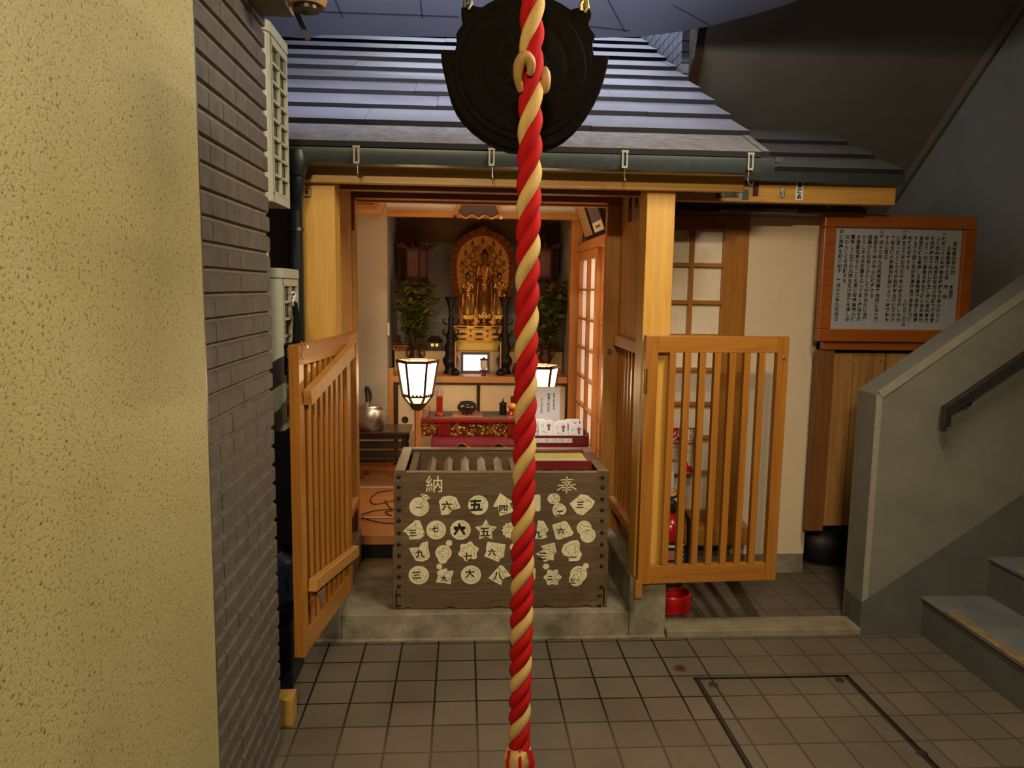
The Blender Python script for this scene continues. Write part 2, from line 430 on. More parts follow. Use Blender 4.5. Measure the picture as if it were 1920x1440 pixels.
# front eave beam, lintel over the doors
b = MB('beam_wood'); b.box(-1.3, 1.10, 3.035, 3.073, 1.851, 1.985); struct('trim_7', b, bevel=.003)
b = MB('lintel_wood'); b.box(-.52, .735, 3.205, 3.27, 1.848, 1.985); struct('trim_8', b, bevel=.003)
b = MB('lintel_wood'); b.box(-.66, .80, 3.72, 3.80, 1.873, 2.02); b.use('inner_wood_x').box(-.66, .80, 3.801, 3.83, 1.862, 1.90)
struct('trim_9', b, bevel=.003)
b = MB('lintel_wood'); b.box(-1.3, 1.10, 3.0, 3.715, 1.986, 1.999); struct('ceiling_porch', b)

# ---- wing panels either side of the porch (plank above, bars below)
def wing(n, xi, xo, sgn):
    b = MB('panel_wood'); b.box(min(xi, xo), max(xi, xo), 3.205, 3.715, 1.245, 1.988); struct('wall_wing_' + n, b, bevel=.002)
    b = MB('inner_wood_y'); xa, xb = sorted((xi - sgn * .022, xo)); b.box(xa, xb, 3.205, 3.715, 1.195, 1.244)
    b.box(xa, xb, 3.205, 3.715, .395, .435); b.use('gate_wood_v')
    for k in range(7):
        y = 3.25 + k * .070
        b.box(min(xi, xo) + .003, min(xi, xo) + .022, y, y + .022, .436, 1.194)
    b.box(min(xi, xo), max(xi, xo), 3.205, 3.24, .263, .394)
    b.box(min(xi, xo), max(xi, xo), 3.69, 3.714, .263, .394)
    b.use('lintel_wood'); xm = max(xi, xo) if sgn > 0 else min(xi, xo)
    b.box(xm - .004, xm + .004, 3.205, 3.715, .27, 1.194)
    struct('wall_wing_low_' + n, b, bevel=.0015)
wing('left', -.530, -.562, -1)
wing('right', .752, .784, 1)
# senjafuda slips on the right wing panel
for k, (yy, t) in enumerate(((3.40, '江戸'), (3.52, '月島'))):
    b = MB('dark_wood', (.7515, yy, 1.86)); b.box(.7505, .7515, yy - .035, yy + .035, 1.77, 1.95); b.use('ink')
    b.text(t, .06, lambda x, y: (.7500, yy - x, 1.885 + y), vertical=True, bold=.003)
    tag(b.build('paper_slip'), ['dark name slip on the right porch panel, nearer the front post', 'dark name slip on the right porch panel, nearer the door jamb'][k], 'sticker', 'dark slips on the right porch panel')

# ---- door jambs / sliding door stiles at the building line
b = MB('jamb_wood'); b.box(-.64, -.515, 3.72, 3.80, .245, 1.872); struct('trim_10', b, bevel=.003)
b = MB('jamb_wood'); b.box(.765, .88, 3.72, 3.80, .245, 1.872); struct('trim_11', b, bevel=.003)
dr = MB('jamb_wood', (.72, 3.76, .25)); dr.box(.688, .764, 3.735, 3.77, .246, 1.871); dr.box(.69, .762, 3.772, 3.80, .246, 1.871)
do = struct('door_2', dr, bevel=.003)
k_ = MB('steel_dull', (.72, 3.76, .25)); kp = PY(1143, 660, 3.733)
k_.lathe([(.011, 0), (.011, .002)], (0, 0, 0), 16)
k_.v = [Vector((kp.x + p.x, 3.7335 - p.z, kp.z + p.y * 1.7)) for p in k_.v]; k_.use('ink').box(kp.x - .002, kp.x + .002, 3.7305, 3.7312, kp.z - .009, kp.z + .006)
k_.build('keyhole_plate', do)

# ---- shrine interior shell
FZ = .235
b = MB('floor_board'); b.box(-1.45, .84, 3.73, 6.1, FZ - .05, FZ)
struct('floor_shrine', b, bevel=.003)
b = MB('void_dark'); b.box(-.66, .80, 3.749, 3.76, 0, FZ - .051); struct('gap_shade_under_sill', b)  # near-black sheet stands in for the shaded gap below the sill
b = MB('inner_wall'); b.box(-1.45, -.512, 5.20, 5.26, FZ, 2.3)
b.use('inner_wood_x').box(-1.45, -.512, 5.185, 5.199, FZ, FZ + .035); struct('wall_back_left', b)
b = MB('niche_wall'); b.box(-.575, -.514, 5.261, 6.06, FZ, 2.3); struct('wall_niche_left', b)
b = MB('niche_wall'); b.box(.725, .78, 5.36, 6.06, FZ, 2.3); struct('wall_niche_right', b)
b = MB('niche_wall'); b.box(-.513, .724, 6.0, 6.06, FZ, 2.3); b.use('shade_drain_brown').box(-.513, .724, 5.96, 5.999, 1.80, 2.15)  # dark brown board stands in for the beam's shadow on the wall
struct('wall_niche_back', b)
b = MB('inner_wood_x'); b.box(-.513, .79, 5.20, 5.27, 1.925, 1.965); struct('trim_12', b, bevel=.003)
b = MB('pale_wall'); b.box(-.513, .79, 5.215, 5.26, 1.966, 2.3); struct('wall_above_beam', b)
b = MB('inner_wood_x'); b.box(-1.45, -.53, 4.85, 5.199, 1.93, 1.96); b.box(-.56, -.514, 4.85, 5.199, 1.961, 2.03); struct('trim_13', b, bevel=.003)
b = MB('inner_wood_y'); b.box(-1.45, .86, 3.835, 6.1, 2.30, 2.34); struct('ceiling', b)
b = MB('inner_wall'); b.box(-1.51, -1.45, 3.83, 6.1, FZ, 2.3); struct('wall_shrine_left', b)
b = MB('inner_wall'); b.box(-1.45, -.645, 3.76, 3.825, FZ, 2.3); struct('wall_shrine_front', b)
b = MB('inner_wall'); b.box(-.64, .95, 3.805, 3.829, 1.9, 2.3); struct('wall_over_door', b)
# right side: pillar, rail, glazed lattice screens, wall above
b = MB('inner_wood_z'); b.box(.725, .805, 5.262, 5.35, FZ, 2.3); struct('trim_14', b, bevel=.003)
b = MB('inner_wood_y'); b.box(.765, .815, 3.84, 5.26, 1.71, 1.765); struct('trim_15', b, bevel=.003)
b = MB('inner_wall'); b.box(.816, .86, 3.84, 5.26, 1.766, 2.3); struct('wall_shrine_right', b)
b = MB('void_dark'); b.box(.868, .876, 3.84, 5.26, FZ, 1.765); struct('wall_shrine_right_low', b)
def shoji(y0, y1, xa, n):
    b = MB('inner_wood_z'); w = .07
    for ya in (y0, y1 - w): b.box(xa, xa + .03, ya, ya + w, FZ + .002, 1.708)
    b.use('inner_wood_y')
    for za, zb in ((FZ + .002, FZ + .09), (1.65, 1.708)): b.box(xa, xa + .029, y0 + w, y1 - w, za, zb)
    yk = (y0 + y1) / 2; b.use('gate_wood_v').box(xa + .004, xa + .027, yk - .014, yk + .014, FZ + .09, 1.65); b.use('inner_wood_y')
    for k in range(1, 7):
        zk = FZ + .09 + (1.65 - FZ - .09) * k / 7
        b.box(xa - .002, xa + .028, y0 + w, y1 - w, zk - .007, zk + .007)
    o = struct(n, b)
    g = MB('window_glow'); g.box(xa + .0275, xa + .029, y0 + w, y1 - w, FZ + .09, 1.65); g.build('pane', o)
shoji(4.50, 5.255, .775, 'window_2')
shoji(3.86, 4.56, .803, 'window_3')

# ---- roof of the shrine: stepped slate courses
PIT = R(26); EV = Vector((0, 2.95, PY(700, 271, 2.95).z)); sdir = Vector((0, math.cos(PIT), math.sin(PIT))); nrm = Vector((0, -math.sin(PIT), math.cos(PIT)))
def course(b, x0, x1, s0, s1, o, lift=.023, th=.017, mat='roof_slate'):
    p = lambda x, s, h: Vector((x, o.y, o.z)) + sdir * s + nrm * h
    b.use('roof_butt_shade').hexa([p(x0, s0 - .004, lift - .020), p(x1, s0 - .004, lift - .020), p(x1, s0 - .001, lift - .0005), p(x0, s0 - .001, lift - .0005)],
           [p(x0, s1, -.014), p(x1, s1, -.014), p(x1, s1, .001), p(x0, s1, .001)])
    b.use(mat).hexa([p(x0, s0, lift - .006), p(x1, s0, lift - .006), p(x1, s0, lift), p(x0, s0, lift)],
           [p(x0, s1 + .02, 0), p(x1, s1 + .02, 0), p(x1, s1 + .02, .002), p(x0, s1 + .02, .002)])
VX = PY(1443, 288, 2.95).x
b = MB('roof_slate')
for k in range(11):
    s0 = k * .26; sh = (.45 * (k % 2) + .17 * (k % 3))
    x = -1.6 - sh
    while x < VX:
        xe = min(x + .91, VX)
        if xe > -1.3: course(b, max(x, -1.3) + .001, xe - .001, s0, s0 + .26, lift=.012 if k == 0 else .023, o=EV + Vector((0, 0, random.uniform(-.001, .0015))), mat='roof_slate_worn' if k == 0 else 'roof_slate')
        x += .91
q = lambda x, s, h: Vector((x, EV.y, EV.z)) + sdir * s + nrm * h
b.use('dark_wood').hexa([q(-1.3, .03, -.045), q(VX - .02, .03, -.045), q(VX - .02, 2.85, -.045), q(-1.3, 2.85, -.045)],
                        [q(-1.3, .03, -.016), q(VX - .02, .03, -.016), q(VX - .02, 2.85, -.016), q(-1.3, 2.85, -.016)])
struct('roof', b)
# lower roof to the right with its fascia beam
EV2 = PY(1640, 326, 3.42); EV2 = Vector((0, EV2.y, EV2.z))
b = MB('roof_brown')
xr = PY(1692, 330, 3.42).x
for k in range(3):
    x = 1.10
    q2 = lambda s: xr - .16 * s
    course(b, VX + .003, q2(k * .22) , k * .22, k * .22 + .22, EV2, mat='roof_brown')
struct('roof_low', b)
b = MB('gutter_grey'); b.box(1.16, xr, 3.395, 3.425, EV2.z - .045, EV2.z - .002); struct('trim_16', b, bevel=.002)
a = PY(1678, 386, 3.46); c = PY(1500, 345, 3.46)
b = MB('beam_wood'); b.box(.88, a.x, 3.46, 3.52, a.z + .003, EV2.z - .047); b.box(a.x - .09, a.x - .002, 3.521, 3.9, a.z + .008, EV2.z - .047)
struct('trim_17', b, bevel=.003); BZ = a.z
b = MB('dark_wood'); b.box(.88, 1.9, 3.60, 3.80, BZ - .03, BZ + .002); b.box(1.18, 1.55, 3.56, 3.6, BZ - .03, BZ - .01)
b.box(.88, a.x - .10, 3.525, 3.9, BZ + .07, BZ + .08); struct('ceiling_eave', b)

# ---- right facade: cream wall on a concrete skirting, lattice door
xw = PY(1541, 500, 3.8).x
b = MB('cream_plaster'); b.box(1.40, xw, 3.80, 3.90, .095, 1.90); struct('wall_front_right', b, bevel=.004)
b = MB('concrete'); b.box(.87, xw - .01, 3.785, 3.90, 0, .094); struct('baseboard_right', b)
dd = MB('panel_wood')
xs0, xs1 = PY(1350, 600, 3.80).x, PY(1396, 600, 3.80).x
dd.use('gate_wood_v').box(xs0, xs1, 3.79, 3.83, .14, 1.87); dd.box(.885, .93, 3.79, 3.83, .14, 1.87)
dd.use('gate_wood_h').box(.93, xs0, 3.79, 3.83, .14, .335); dd.box(.93, xs0, 3.79, 3.83, 1.76, 1.87)
do = struct('door_1', dd, bevel=.002)
xm = PY(1292, 600, 3.80).x
b = MB('gate_wood_v'); b.box(xm - .011, xm + .011, 3.792, 3.812, .336, 1.759); b.use('gate_wood_h')
for py in (497, 567, 630, 693, 757, 820, 886): zz = PY(1310, py, 3.8).z; b.box(.931, xs0 - .001, 3.7925, 3.8125, zz - .010, zz + .010)
b.build('lattice_bars', do)
b = MB('screen_paper'); b.box(.931, xs0 - .001, 3.815, 3.822, .336, 1.759); b.build('pane', do)
b = MB('gate_wood_h'); p0, p1 = PY(1270, 985, 3.70), PY(1402, 1018, 3.70)
b.box(.885, p1.x, 3.66, 3.784, p1.z, p0.z); struct('trim_18', b, bevel=.006)
# wall behind the sign, right part
b = MB('wall_grey'); b.box(1.30, 3.0, 5.40, 5.46, 0, 3.6); struct('wall_alley_back', b)
b = MB('wall_grey'); b.box(2.90, 2.96, .5, 5.46, 0, 4.2); struct('wall_right', b)

# upper stair flight: sloping underside, its front edge strip and the tile wall it meets
b = MB('soffit_brown')
zs = lambda y: 2.19 + .79 * (5.0 - y)
b.hexa([(1.28, 5.45, zs(5.45)), (2.90, 5.45, zs(5.45)), (2.90, 2.2, zs(2.2)), (1.28, 2.2, zs(2.2))],
       [(1.28, 5.45, zs(5.45) + .2), (2.90, 5.45, zs(5.45) + .2), (2.90, 2.2, zs(2.2) + .2), (1.28, 2.2, zs(2.2) + .2)])
struct('ceiling_stair_underside', b)
b = MB('dark_wood'); b.hexa([(1.235, 4.52, 2.3), (1.279, 4.52, 2.3), (1.279, 4.47, 2.3), (1.235, 4.47, 2.3)],
       [(1.235, 4.10, 3.2), (1.279, 4.10, 3.2), (1.279, 4.05, 3.2), (1.235, 4.05, 3.2)]); struct('trim_19', b)
b = MB('blue_tile'); b.box(1.235, 1.279, 4.53, 5.9, 2.0, 3.4); struct('wall_tile_upper', b)
b = MB('soffit_brown')
b.tube([(2.87, 2.4, zs(2.4) - .015), (2.87, 5.1, zs(5.1) - .015)], .025, 10); struct('trim_20', b)
# canopy of blue-grey panels overhead with rounded edge
pts = []
ctrl = [(575, 72), (600, 66), (700, 67), (860, 70), (1000, 71), (1120, 71), (1200, 69), (1270, 60), (1330, 49), (1400, 31), (1470, 10), (1540, -16), (1620, -50)]
CZ = 2.75
edge = [PZ(x, y, CZ) for x, y in ctrl]
out = [(-1.4, edge[0].y - .25, CZ), (-1.0, edge[0].y - .02, CZ)] + [tuple(p) for p in edge] + [(edge[-1].x + .1, 2.2, CZ), (edge[-1].x, 1.3, CZ), (-1.4, 1.3, CZ)]
b = MB('sky_metal'); b.prism(out, (0, 0, .12)); b.use('joint_dark')
def strip(x0, y0, x1, y1, w=.006):
    p, q_ = PZ(x0, y0, CZ - .001), PZ(x1, y1, CZ - .001); t = (q_ - p).normalized(); s_ = Vector((-t.y, t.x, 0)) * w / 2
    b.ngon([p - s_, q_ - s_, q_ + s_, p + s_])
for s_ in ((620, -20, 643, 34), (786, -20, 792, 36), (1140, 0, 1172, 60), (1262, 10, 1330, 47)): strip(*s_)
strip(580, 22, 860, 32, .018); strip(1105, 50, 1180, 58, .016)
struct('ceiling_canopy', b)

# ---- right: stairs and parapet
PF = 3.055
xe = 1.715
b = MB('stair_grey')
zt = PY(1640, 740, PF).z; slope = .725
prof = [(xe, 0), (xe, zt), (3.2, zt + slope * (3.2 - xe)), (3.2, 0)]
b.prism([(x, PF + .003, z) for x, z in prof], (0, .157, 0))
zl = PY(1614, 1128, PF).z
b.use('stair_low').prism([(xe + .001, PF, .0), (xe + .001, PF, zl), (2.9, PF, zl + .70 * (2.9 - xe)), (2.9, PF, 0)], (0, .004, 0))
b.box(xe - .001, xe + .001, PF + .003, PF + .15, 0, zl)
b.use('edge_light').bar((xe + .012, PF + .004, zt - .002), (3.2, PF + .004, zt - .002 + slope * (3.2 - xe - .012)), .016, .03)
b.box(xe - .002, xe + .024, PF + .001, PF + .008, zl, zt)
struct('wall_stair', b, bevel=.006)
# treads
XS = 1.985
b = MB('stair_tread'); tr = .285; rs = .172
for k in range(4):
    x0 = XS + k * tr
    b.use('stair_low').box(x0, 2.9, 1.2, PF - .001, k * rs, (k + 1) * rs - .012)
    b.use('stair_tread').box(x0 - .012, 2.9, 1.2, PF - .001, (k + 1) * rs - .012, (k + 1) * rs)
    b.use('nosing').box(x0 - .014, x0 + .035, 1.2, PF - .16, (k + 1) * rs, (k + 1) * rs + .004)
struct('floor_stairs', b, bevel=.003)
# stone slab across the alley mouth
b = MB('slab_stone'); b.box(.866, xe - .003, 3.045, 3.175, 0, .034); struct('trim_21', b, bevel=.004)

# floor hatch outline and drain
A = [PZ(1296, 1273, 0), PZ(1583, 1266, 0), PZ(1745, 1436, 0), PZ(1398, 1436, 0)]
hx0, hx1 = A[0].x + .01, A[1].x + .012; hy1 = (A[0].y + A[1].y) / 2; hy0 = hy1 - .75
h = thing('floor_hatch', 'square tiled floor hatch in a dark metal frame, in front of the stairs', 'hatch', ((hx0 + hx1) / 2, hy0, 0))
org = h.location
b = MB('dark_iron', org); w = .010
for x0, x1_, y0, y1_ in ((hx0, hx1, hy1 - w, hy1), (hx0, hx1, hy0, hy0 + w), (hx0, hx0 + w, hy0, hy1), (hx1 - w, hx1, hy0, hy1)):
    b.box(x0, x1_, y0, y1_, .0006, .0035)
b.use('ink')
for x0, x1_, y0, y1_ in ((hx0 + .014, hx0 + .02, hy0, hy1), (hx1 - .02, hx1 - .014, hy0, hy1)): b.box(x0, x1_, y0, y1_, .0006, .003)
b.build('frame', h)
for xx, yy in ((hx1 - .05, hy1 - .035), (hx1 - .01, hy0 + .25), (hx0 + .06, hy1 - .05)):
    b = MB('steel_dull', org); b.lathe([(.018, .0006), (.018, .003), (.006, .005)], (xx, yy, 0), 14); b.build('corner_bolt', h)
p = PZ(1275, 1254, 0)
b = MB('shade_drain_brown', (p.x, p.y, 0)); b.lathe([(.026, .0006), (.026, .003), (.022, .004)], (p.x, p.y, 0), 24); b.use('ink')
for k in range(-2, 3): b.box(p.x - .015, p.x + .015, p.y + k * .008 - .002, p.y + k * .008 + .002, .004, .0045)
tag(b.build('floor_drain'), 'small round brown drain cover set in the tiles right of the step', 'drain')

# ================================================================== THINGS OUTSIDE
# ---- lattice gates of the porch
def gate(name, label, loc, rz, W, z0, z1, flip=False, extra=None):
    g = thing(name, label, 'gate', loc, rz, 'porch gates')
    H_ = z1 - z0; T = .034; sw = .052
    def part(nm, mat, *bx): b = MB(mat); b.box(*bx); return b.build(nm, g, bevel=.002)
    part('stile', 'gate_wood_v', 0, sw, 0, T, 0, H_); part('stile', 'gate_wood_v', W - sw * .9, W, 0, T, 0, H_)
    part('top_rail', 'gate_wood_h', sw, W - sw * .9, .002, T - .002, H_ - .068, H_)
    part('bottom_rail', 'gate_wood_h', sw, W - sw * .9, .002, T - .002, 0, .075)
    inner = W - sw * 1.9; n = 7
    for k in range(n):
        x = sw + inner * (k + 1) / (n + 1)
        part('bar', 'gate_wood_v', x - .0135, x + .0135, .003, T - .003, .0755, H_ - .0685)
    return g, H_
GYH = 3.018
ga_, gb_ = PY(1206, 629, GYH), PY(1201, 1096, GYH); gc_ = PY(1476, 630, GYH + .03)
gz0, gz1 = gb_.z, ga_.z
g, H_ = gate('lattice_gate', 'orange wooden lattice gate swung open in front of the cream wall on the right', ((ga_.x + gb_.x) / 2, GYH, gz0), R(3.0), gc_.x - ga_.x, gz0, gz1)
b = MB('gate_wood_v'); b.box(-.012, .018, -.012, -.001, -.055, .02); b.build('drop_bolt', g, bevel=.002)
b = MB('brass'); b.box(-.006, .01, -.003, -.0005, .80, .90); b.tube([(0, -.005, .80), (0, -.005, .90)], .005, 8); b.build('hinge', g)
b = MB('steel'); b.lathe([(.005, 0), (.006, .004), (.002, .008)], (0, 0, 0), 10); b.v = [Vector((gc_.x - ga_.x - .020 + v.x, -v.z, H_ - .088 + v.y)) for v in b.v]; b.build('catch_screw', g)
g, H_ = gate('lattice_gate', 'orange wooden lattice gate folded out toward us on the left, with a diagonal batten', (PY(640, 640, 3.02).x, 3.026, gz0 - .008), R(-97.3), .59, gz0, gz1)
W = .59
# inner face of the left gate is local +y
b = MB('gate_wood_y'); b.bar((W - .03, .050, .862), (.04, .050, .975), .028, .05, (0, 0, 1)); b.build('diagonal_batten', g, bevel=.002)
b = MB('gate_wood_y'); b.bar((W - .045, .050, .232), (.01, .050, .165), .028, .042, (0, 0, 1)); b.build('lower_batten', g, bevel=.002)
b = MB('pebble_grey'); b.prism([(W - .055, .066, .20), (W - .095, .066, .20), (W - .075, .066, .15)], (0, .004, 0)); b.build('wedge', g)
b = MB('steel'); b.tube([(W - .03, .035, 1.03), (W - .03, .050, 1.03), (W - .03, .055, 1.022)], .003, 8); b.use('rope_knot').tube([(W - .02, .036, 1.045), (W - .024, .042, 1.02), (W - .02, .036, 1.0), (W - .024, .04, .985)], .002, 6); b.build('catch', g)
GATE_L = g

# ---- gutter with four brackets
GY = 2.925
ga, gb = PY(552, 279, GY), PY(1446, 293, GY)
gt = thing('rain_gutter', 'dark grey half-round rain gutter along the eave of the slate roof', 'gutter', (0, GY, ga.z - .06))
b = MB('gutter_grey', gt.location)
prof = [(-.035, 0), (-.034, -.03), (-.022, -.052), (0, -.058), (.022, -.052), (.034, -.03), (.035, 0), (.031, 0), (.03, -.028), (.018, -.046), (0, -.053), (-.018, -.046), (-.03, -.028), (-.031, 0)]
gx1 = gb.x
z0_ = ga.z + .003
b.prism([(-1.2, GY + y, z0_ + z) for y, z in prof], (gx1 + 1.2, 0, 0)); b.build('trough', gt, smooth=True)
b = MB('gutter_grey', gt.location); b.prism([(gx1, GY + y, z0_ + z) for y, z in prof[:7]], (.004, 0, 0)); b.prism([(gx1 + .001, GY - .04, z0_ + .004), (gx1 + .03, GY - .04, z0_ + .004), (gx1 + .03, GY - .04, z0_ - .012), (gx1 + .001, GY - .04, z0_ - .012)], (0, .07, 0)); b.build('end_cap', gt)
b = MB('pipe_black', gt.location)
dx = PY(553, 400, 2.98).x
e0 = Vector((dx + .02, GY, z0_ - .05))
b.lathe([(.045, .04), (.05, 0), (.03, -.05)], e0, 16); b.build('outlet', gt, smooth=True)
tilts = [(668, .0), (922, 0), (1172, 0), (1408, 0)]
for k, (px, _) in enumerate(tilts):
    p = PY(px, 276 + (px - 668) * .018, GY - .04)
    lab = ['first from the left, near the left post', 'second from the left, just left of the rope', 'third from the left, above the right post', 'at the right end of the gutter'][k]
    t = thing('gutter_bracket', 'steel gutter bracket with a small hook, ' + lab, 'bracket', (p.x, GY - .04, p.z - .03), 0, 'gutter brackets')
    b = MB('edge_light', t.location)
    for s_ in (-.008, .008): b.box(p.x + s_ - .003, p.x + s_ + .003, GY - .043, GY - .037, p.z - .052, p.z + .003)
    b.box(p.x - .013, p.x + .013, GY - .044, GY - .036, p.z - .002, p.z + .006); b.box(p.x - .010, p.x + .010, GY - .044, GY - .036, p.z - .058, p.z - .050)
    b.build('strap', t)
    b = MB('steel_dull', t.location)
    b.tube([(p.x + .002, GY - .03, p.z - .056), (p.x + .002, GY - .03, p.z - .085), (p.x + .004, GY - .03, p.z - .10), (p.x + .010, GY - .032, p.z - .105), (p.x + .012, GY - .034, p.z - .098)] if k < 3 else
           [(p.x, GY - .03, p.z - .056), (p.x - .004, GY - .03, p.z - .09), (p.x + .002, GY - .032, p.z - .108), (p.x + .014, GY - .036, p.z - .112), (p.x + .016, GY - .036, p.z - .10)], .0028, 8)
    b.build('hook', t, smooth=True)

# downpipe on the left
t = thing('downpipe', 'black round downpipe between the left post and the air conditioner', 'pipe', (dx, 2.98, .0))
b = MB('pipe_black', t.location)
zt_ = PY(553, 372, 2.98).z
b.tube([(dx, 2.98, .01), (dx, 2.98, zt_ - .05), (dx + .003, 2.974, zt_ - .02), (dx + .014, 2.945, zt_ + .012), (dx + .019, GY + .003, zt_ + .03), (dx + .02, GY, z0_ - .102)], .029, 14); b.build('pipe', t, smooth=True)
b = MB('steel_dull', t.location); zc = PY(553, 430, 2.98).z; b.lathe([(.031, -.006), (.033, -.006), (.033, .006), (.031, .006)], (dx, 2.98, zc), 18); b.box(dx - .004, dx + .012, 2.944, 2.95, zc - .008, zc + .008); b.build('clip', t)

# ---- air conditioner outdoor units on the left
def ac(label, z0, z1, xs, yf, yb):
    t = thing('outdoor_unit', label, 'air conditioner', (xs - .15, (yf + yb) / 2, z0), 0, 'outdoor units')
    b = MB('ac_plastic', t.location)
    r = .03
    pr = [(xs, yb), (xs, yf + r)] + [(xs - r + r * math.cos(a), yf + r - r * math.sin(a)) for a in [R(15 * i) for i in range(1, 7)]] + [(xs - .75, yf), (xs - .75, yb)]
    inset = [(x, y, z0) for x, y in pr]
    # body with an opening on the end face: built as a shell of panels around the grille
    yo0, yo1 = yf + .045, yb - .018; zo0, zo1 = z0 + .03, z1 - .055
    core = [(x - .02 if x > xs - .04 else x, y, z0) for x, y in pr]
    b.prism([(x, y, z0) for x, y in pr if y <= yo0] + [(xs - .75, yo0, z0)], (0, 0, z1 - z0 - .035))
    b.box(xs - .75, xs - .02, yo0, yb, z0, z1 - .035)
    b.box(xs - .02, xs, yo1, yb, z0, z1 - .035); b.box(xs - .02, xs, yo0, yo1, z0, zo0); b.box(xs - .02, xs, yo0, yo1, zo1, z1 - .035)
    b.build('casing', t, smooth=True)
    b = MB('ac_plastic', t.location); b.prism([(x + (.003 if x > xs - .05 else 0), y, z1 - .033) for x, y in pr], (0, 0, .033)); b.build('top_cover', t, bevel=.003)
    b = MB('ac_inside', t.location); b.box(xs - .0195, xs - .012, yo0 + .001, yo1 - .001, zo0 + .001, zo1 - .001); b.build('fin_panel', t)
    b = MB('ac_plastic', t.location)
    n = 8
    for k in range(n + 1): zz = zo0 + (zo1 - zo0) * k / n; b.box(xs - .010, xs + .001, yo0, yo1, zz - .004, zz + .004)
    for k in range(3): yy = yo0 + (yo1 - yo0) * k / 2; b.box(xs - .010, xs + .001, yy - .004, yy + .004, zo0, zo1)
    b.build('grille', t); return t, yo0, yo1
p1 = PX(530, 505, -.60); p2 = PX(560, 505, -.60)
zt_ = PY(540, 503, 2.62).z; zb_ = PY(540, 818, 2.5).z
ac('cream outdoor unit with lidded top, low on the left behind the gate', zb_, zt_, -.60, p1.y - .035, p2.y - .01)
zt_ = PY(525, 40, 2.42).z; zb_ = PY(530, 378, 2.42).z
q1 = PX(509, 210, -.578); q2 = PX(539, 210, -.578)
ac('grimy cream outdoor unit, high on the left beside the slate roof', zb_, zt_, -.578, q1.y - .028, q2.y + .01)
t = thing('pipe_cover', 'beige vertical pipe cover at the end of the brick-tile wall', 'pipe cover', (-.605, 2.36, 1.4))
b = MB('duct_beige', t.location); zt2 = PY(505, 90, 2.36).z; zb2 = PY(510, 502, 2.36).z
b.box(-.640, -.590, 2.342, 2.375, zb2, zt2); b.build('duct', t, bevel=.006)
zc = PY(508, 394, 2.36).z; b = MB('steel', t.location); b.box(-.642, -.586, 2.339, 2.378, zc - .010, zc + .010); b.build('clamp', t, bevel=.002)
b = MB('duct_beige', t.location); zc = PY(508, 450, 2.36).z; b.box(-.640, -.584, 2.338, 2.3785, zb2 + .001, zc); b.build('sleeve', t, bevel=.006)

# S-hook and elastic strap tying the left gate to the unit
hk = PX(548, 548, -.592)
t = thing('elastic_strap', 'black elastic strap with wire hook, tied from the low unit to the left gate', 'strap', hk)
b = MB('hook_bright', hk); pp = [(547, 549), (551, 547), (554, 551), (552, 558), (548, 566), (550, 573), (555, 571), (554, 564), (550, 556)]
b.tube([PX(x, y, -.592) for x, y in pp], .0034, 8); b.build('hook', t, smooth=True)
gtop = Vector((-.565, 2.60, gz1 - .012))
b = MB('rubber', hk); s0_ = PX(553, 570, -.590); e1 = PY(572, 640, 2.64)
e1 = Vector((-.562, 2.63, 1.268))
for o_ in (-.008, .010):
    b.tube([s0_, (s0_ + e1) / 2 + Vector((.004, o_, 0)), e1 + Vector((o_ * .4, o_ * 1.6, 0))], .010, 8)
b.build('cord', t, smooth=True)
b = MB('rubber', hk)
yl = e1.y
b.box(-.598, -.540, yl - .010, yl + .010, 1.2525, 1.258); b.box(-.5395, -.535, yl - .010, yl + .010, 1.16, 1.258); b.box(-.604, -.5985, yl - .010, yl + .010, 1.16, 1.258); b.tube([(-.595, yl - .025, 1.262), (-.56, yl, 1.268), (-.535, yl + .02, 1.264)], .006, 8)
b.build('knot', t, smooth=True)

# things at the top left: bracket arm, paper lantern underside
p = PY(575, -14, 2.15)
t = thing('hanging_lantern', 'brown paper lantern bottom peeking in above the slate roof at the left', 'lantern', (p.x, 2.15, p.z - .02))
b = MB('rope_knot', t.location); pr = []
for i in range(26):
    u = i / 25; z_ = u * .30; r_ = .012 + .062 * math.sin(math.pi * min(1, .18 + u * .66)) + (.0018 if i % 2 else 0)
    pr.append((r_, z_))
b.lathe(pr, (p.x, 2.15, p.z - .035), 28); b.build('paper_body', t, smooth=True)
b = MB('black_lacquer', t.location); b.lathe([(.03, 0), (.034, 0), (.034, .016), (.03, .016)], (p.x, 2.15, p.z - .046), 20); b.build('bottom_ring', t)
b = MB('dark_iron', t.location)
a_, c_ = PY(548, 5, 2.25), PY(578, 74, 2.25); b.bar(a_, c_, .012, .014); b.build('bracket_arm', t)
t_ = MB('soffit_brown'); a_ = PY(548, 28, 2.3); t_.box(-.80, a_.x, 1.95, 2.32, a_.z, a_.z + .04); t_.box(-.80, a_.x - .03, 1.9, 2.335, a_.z + .041, a_.z + .5); struct('trim_22', t_)

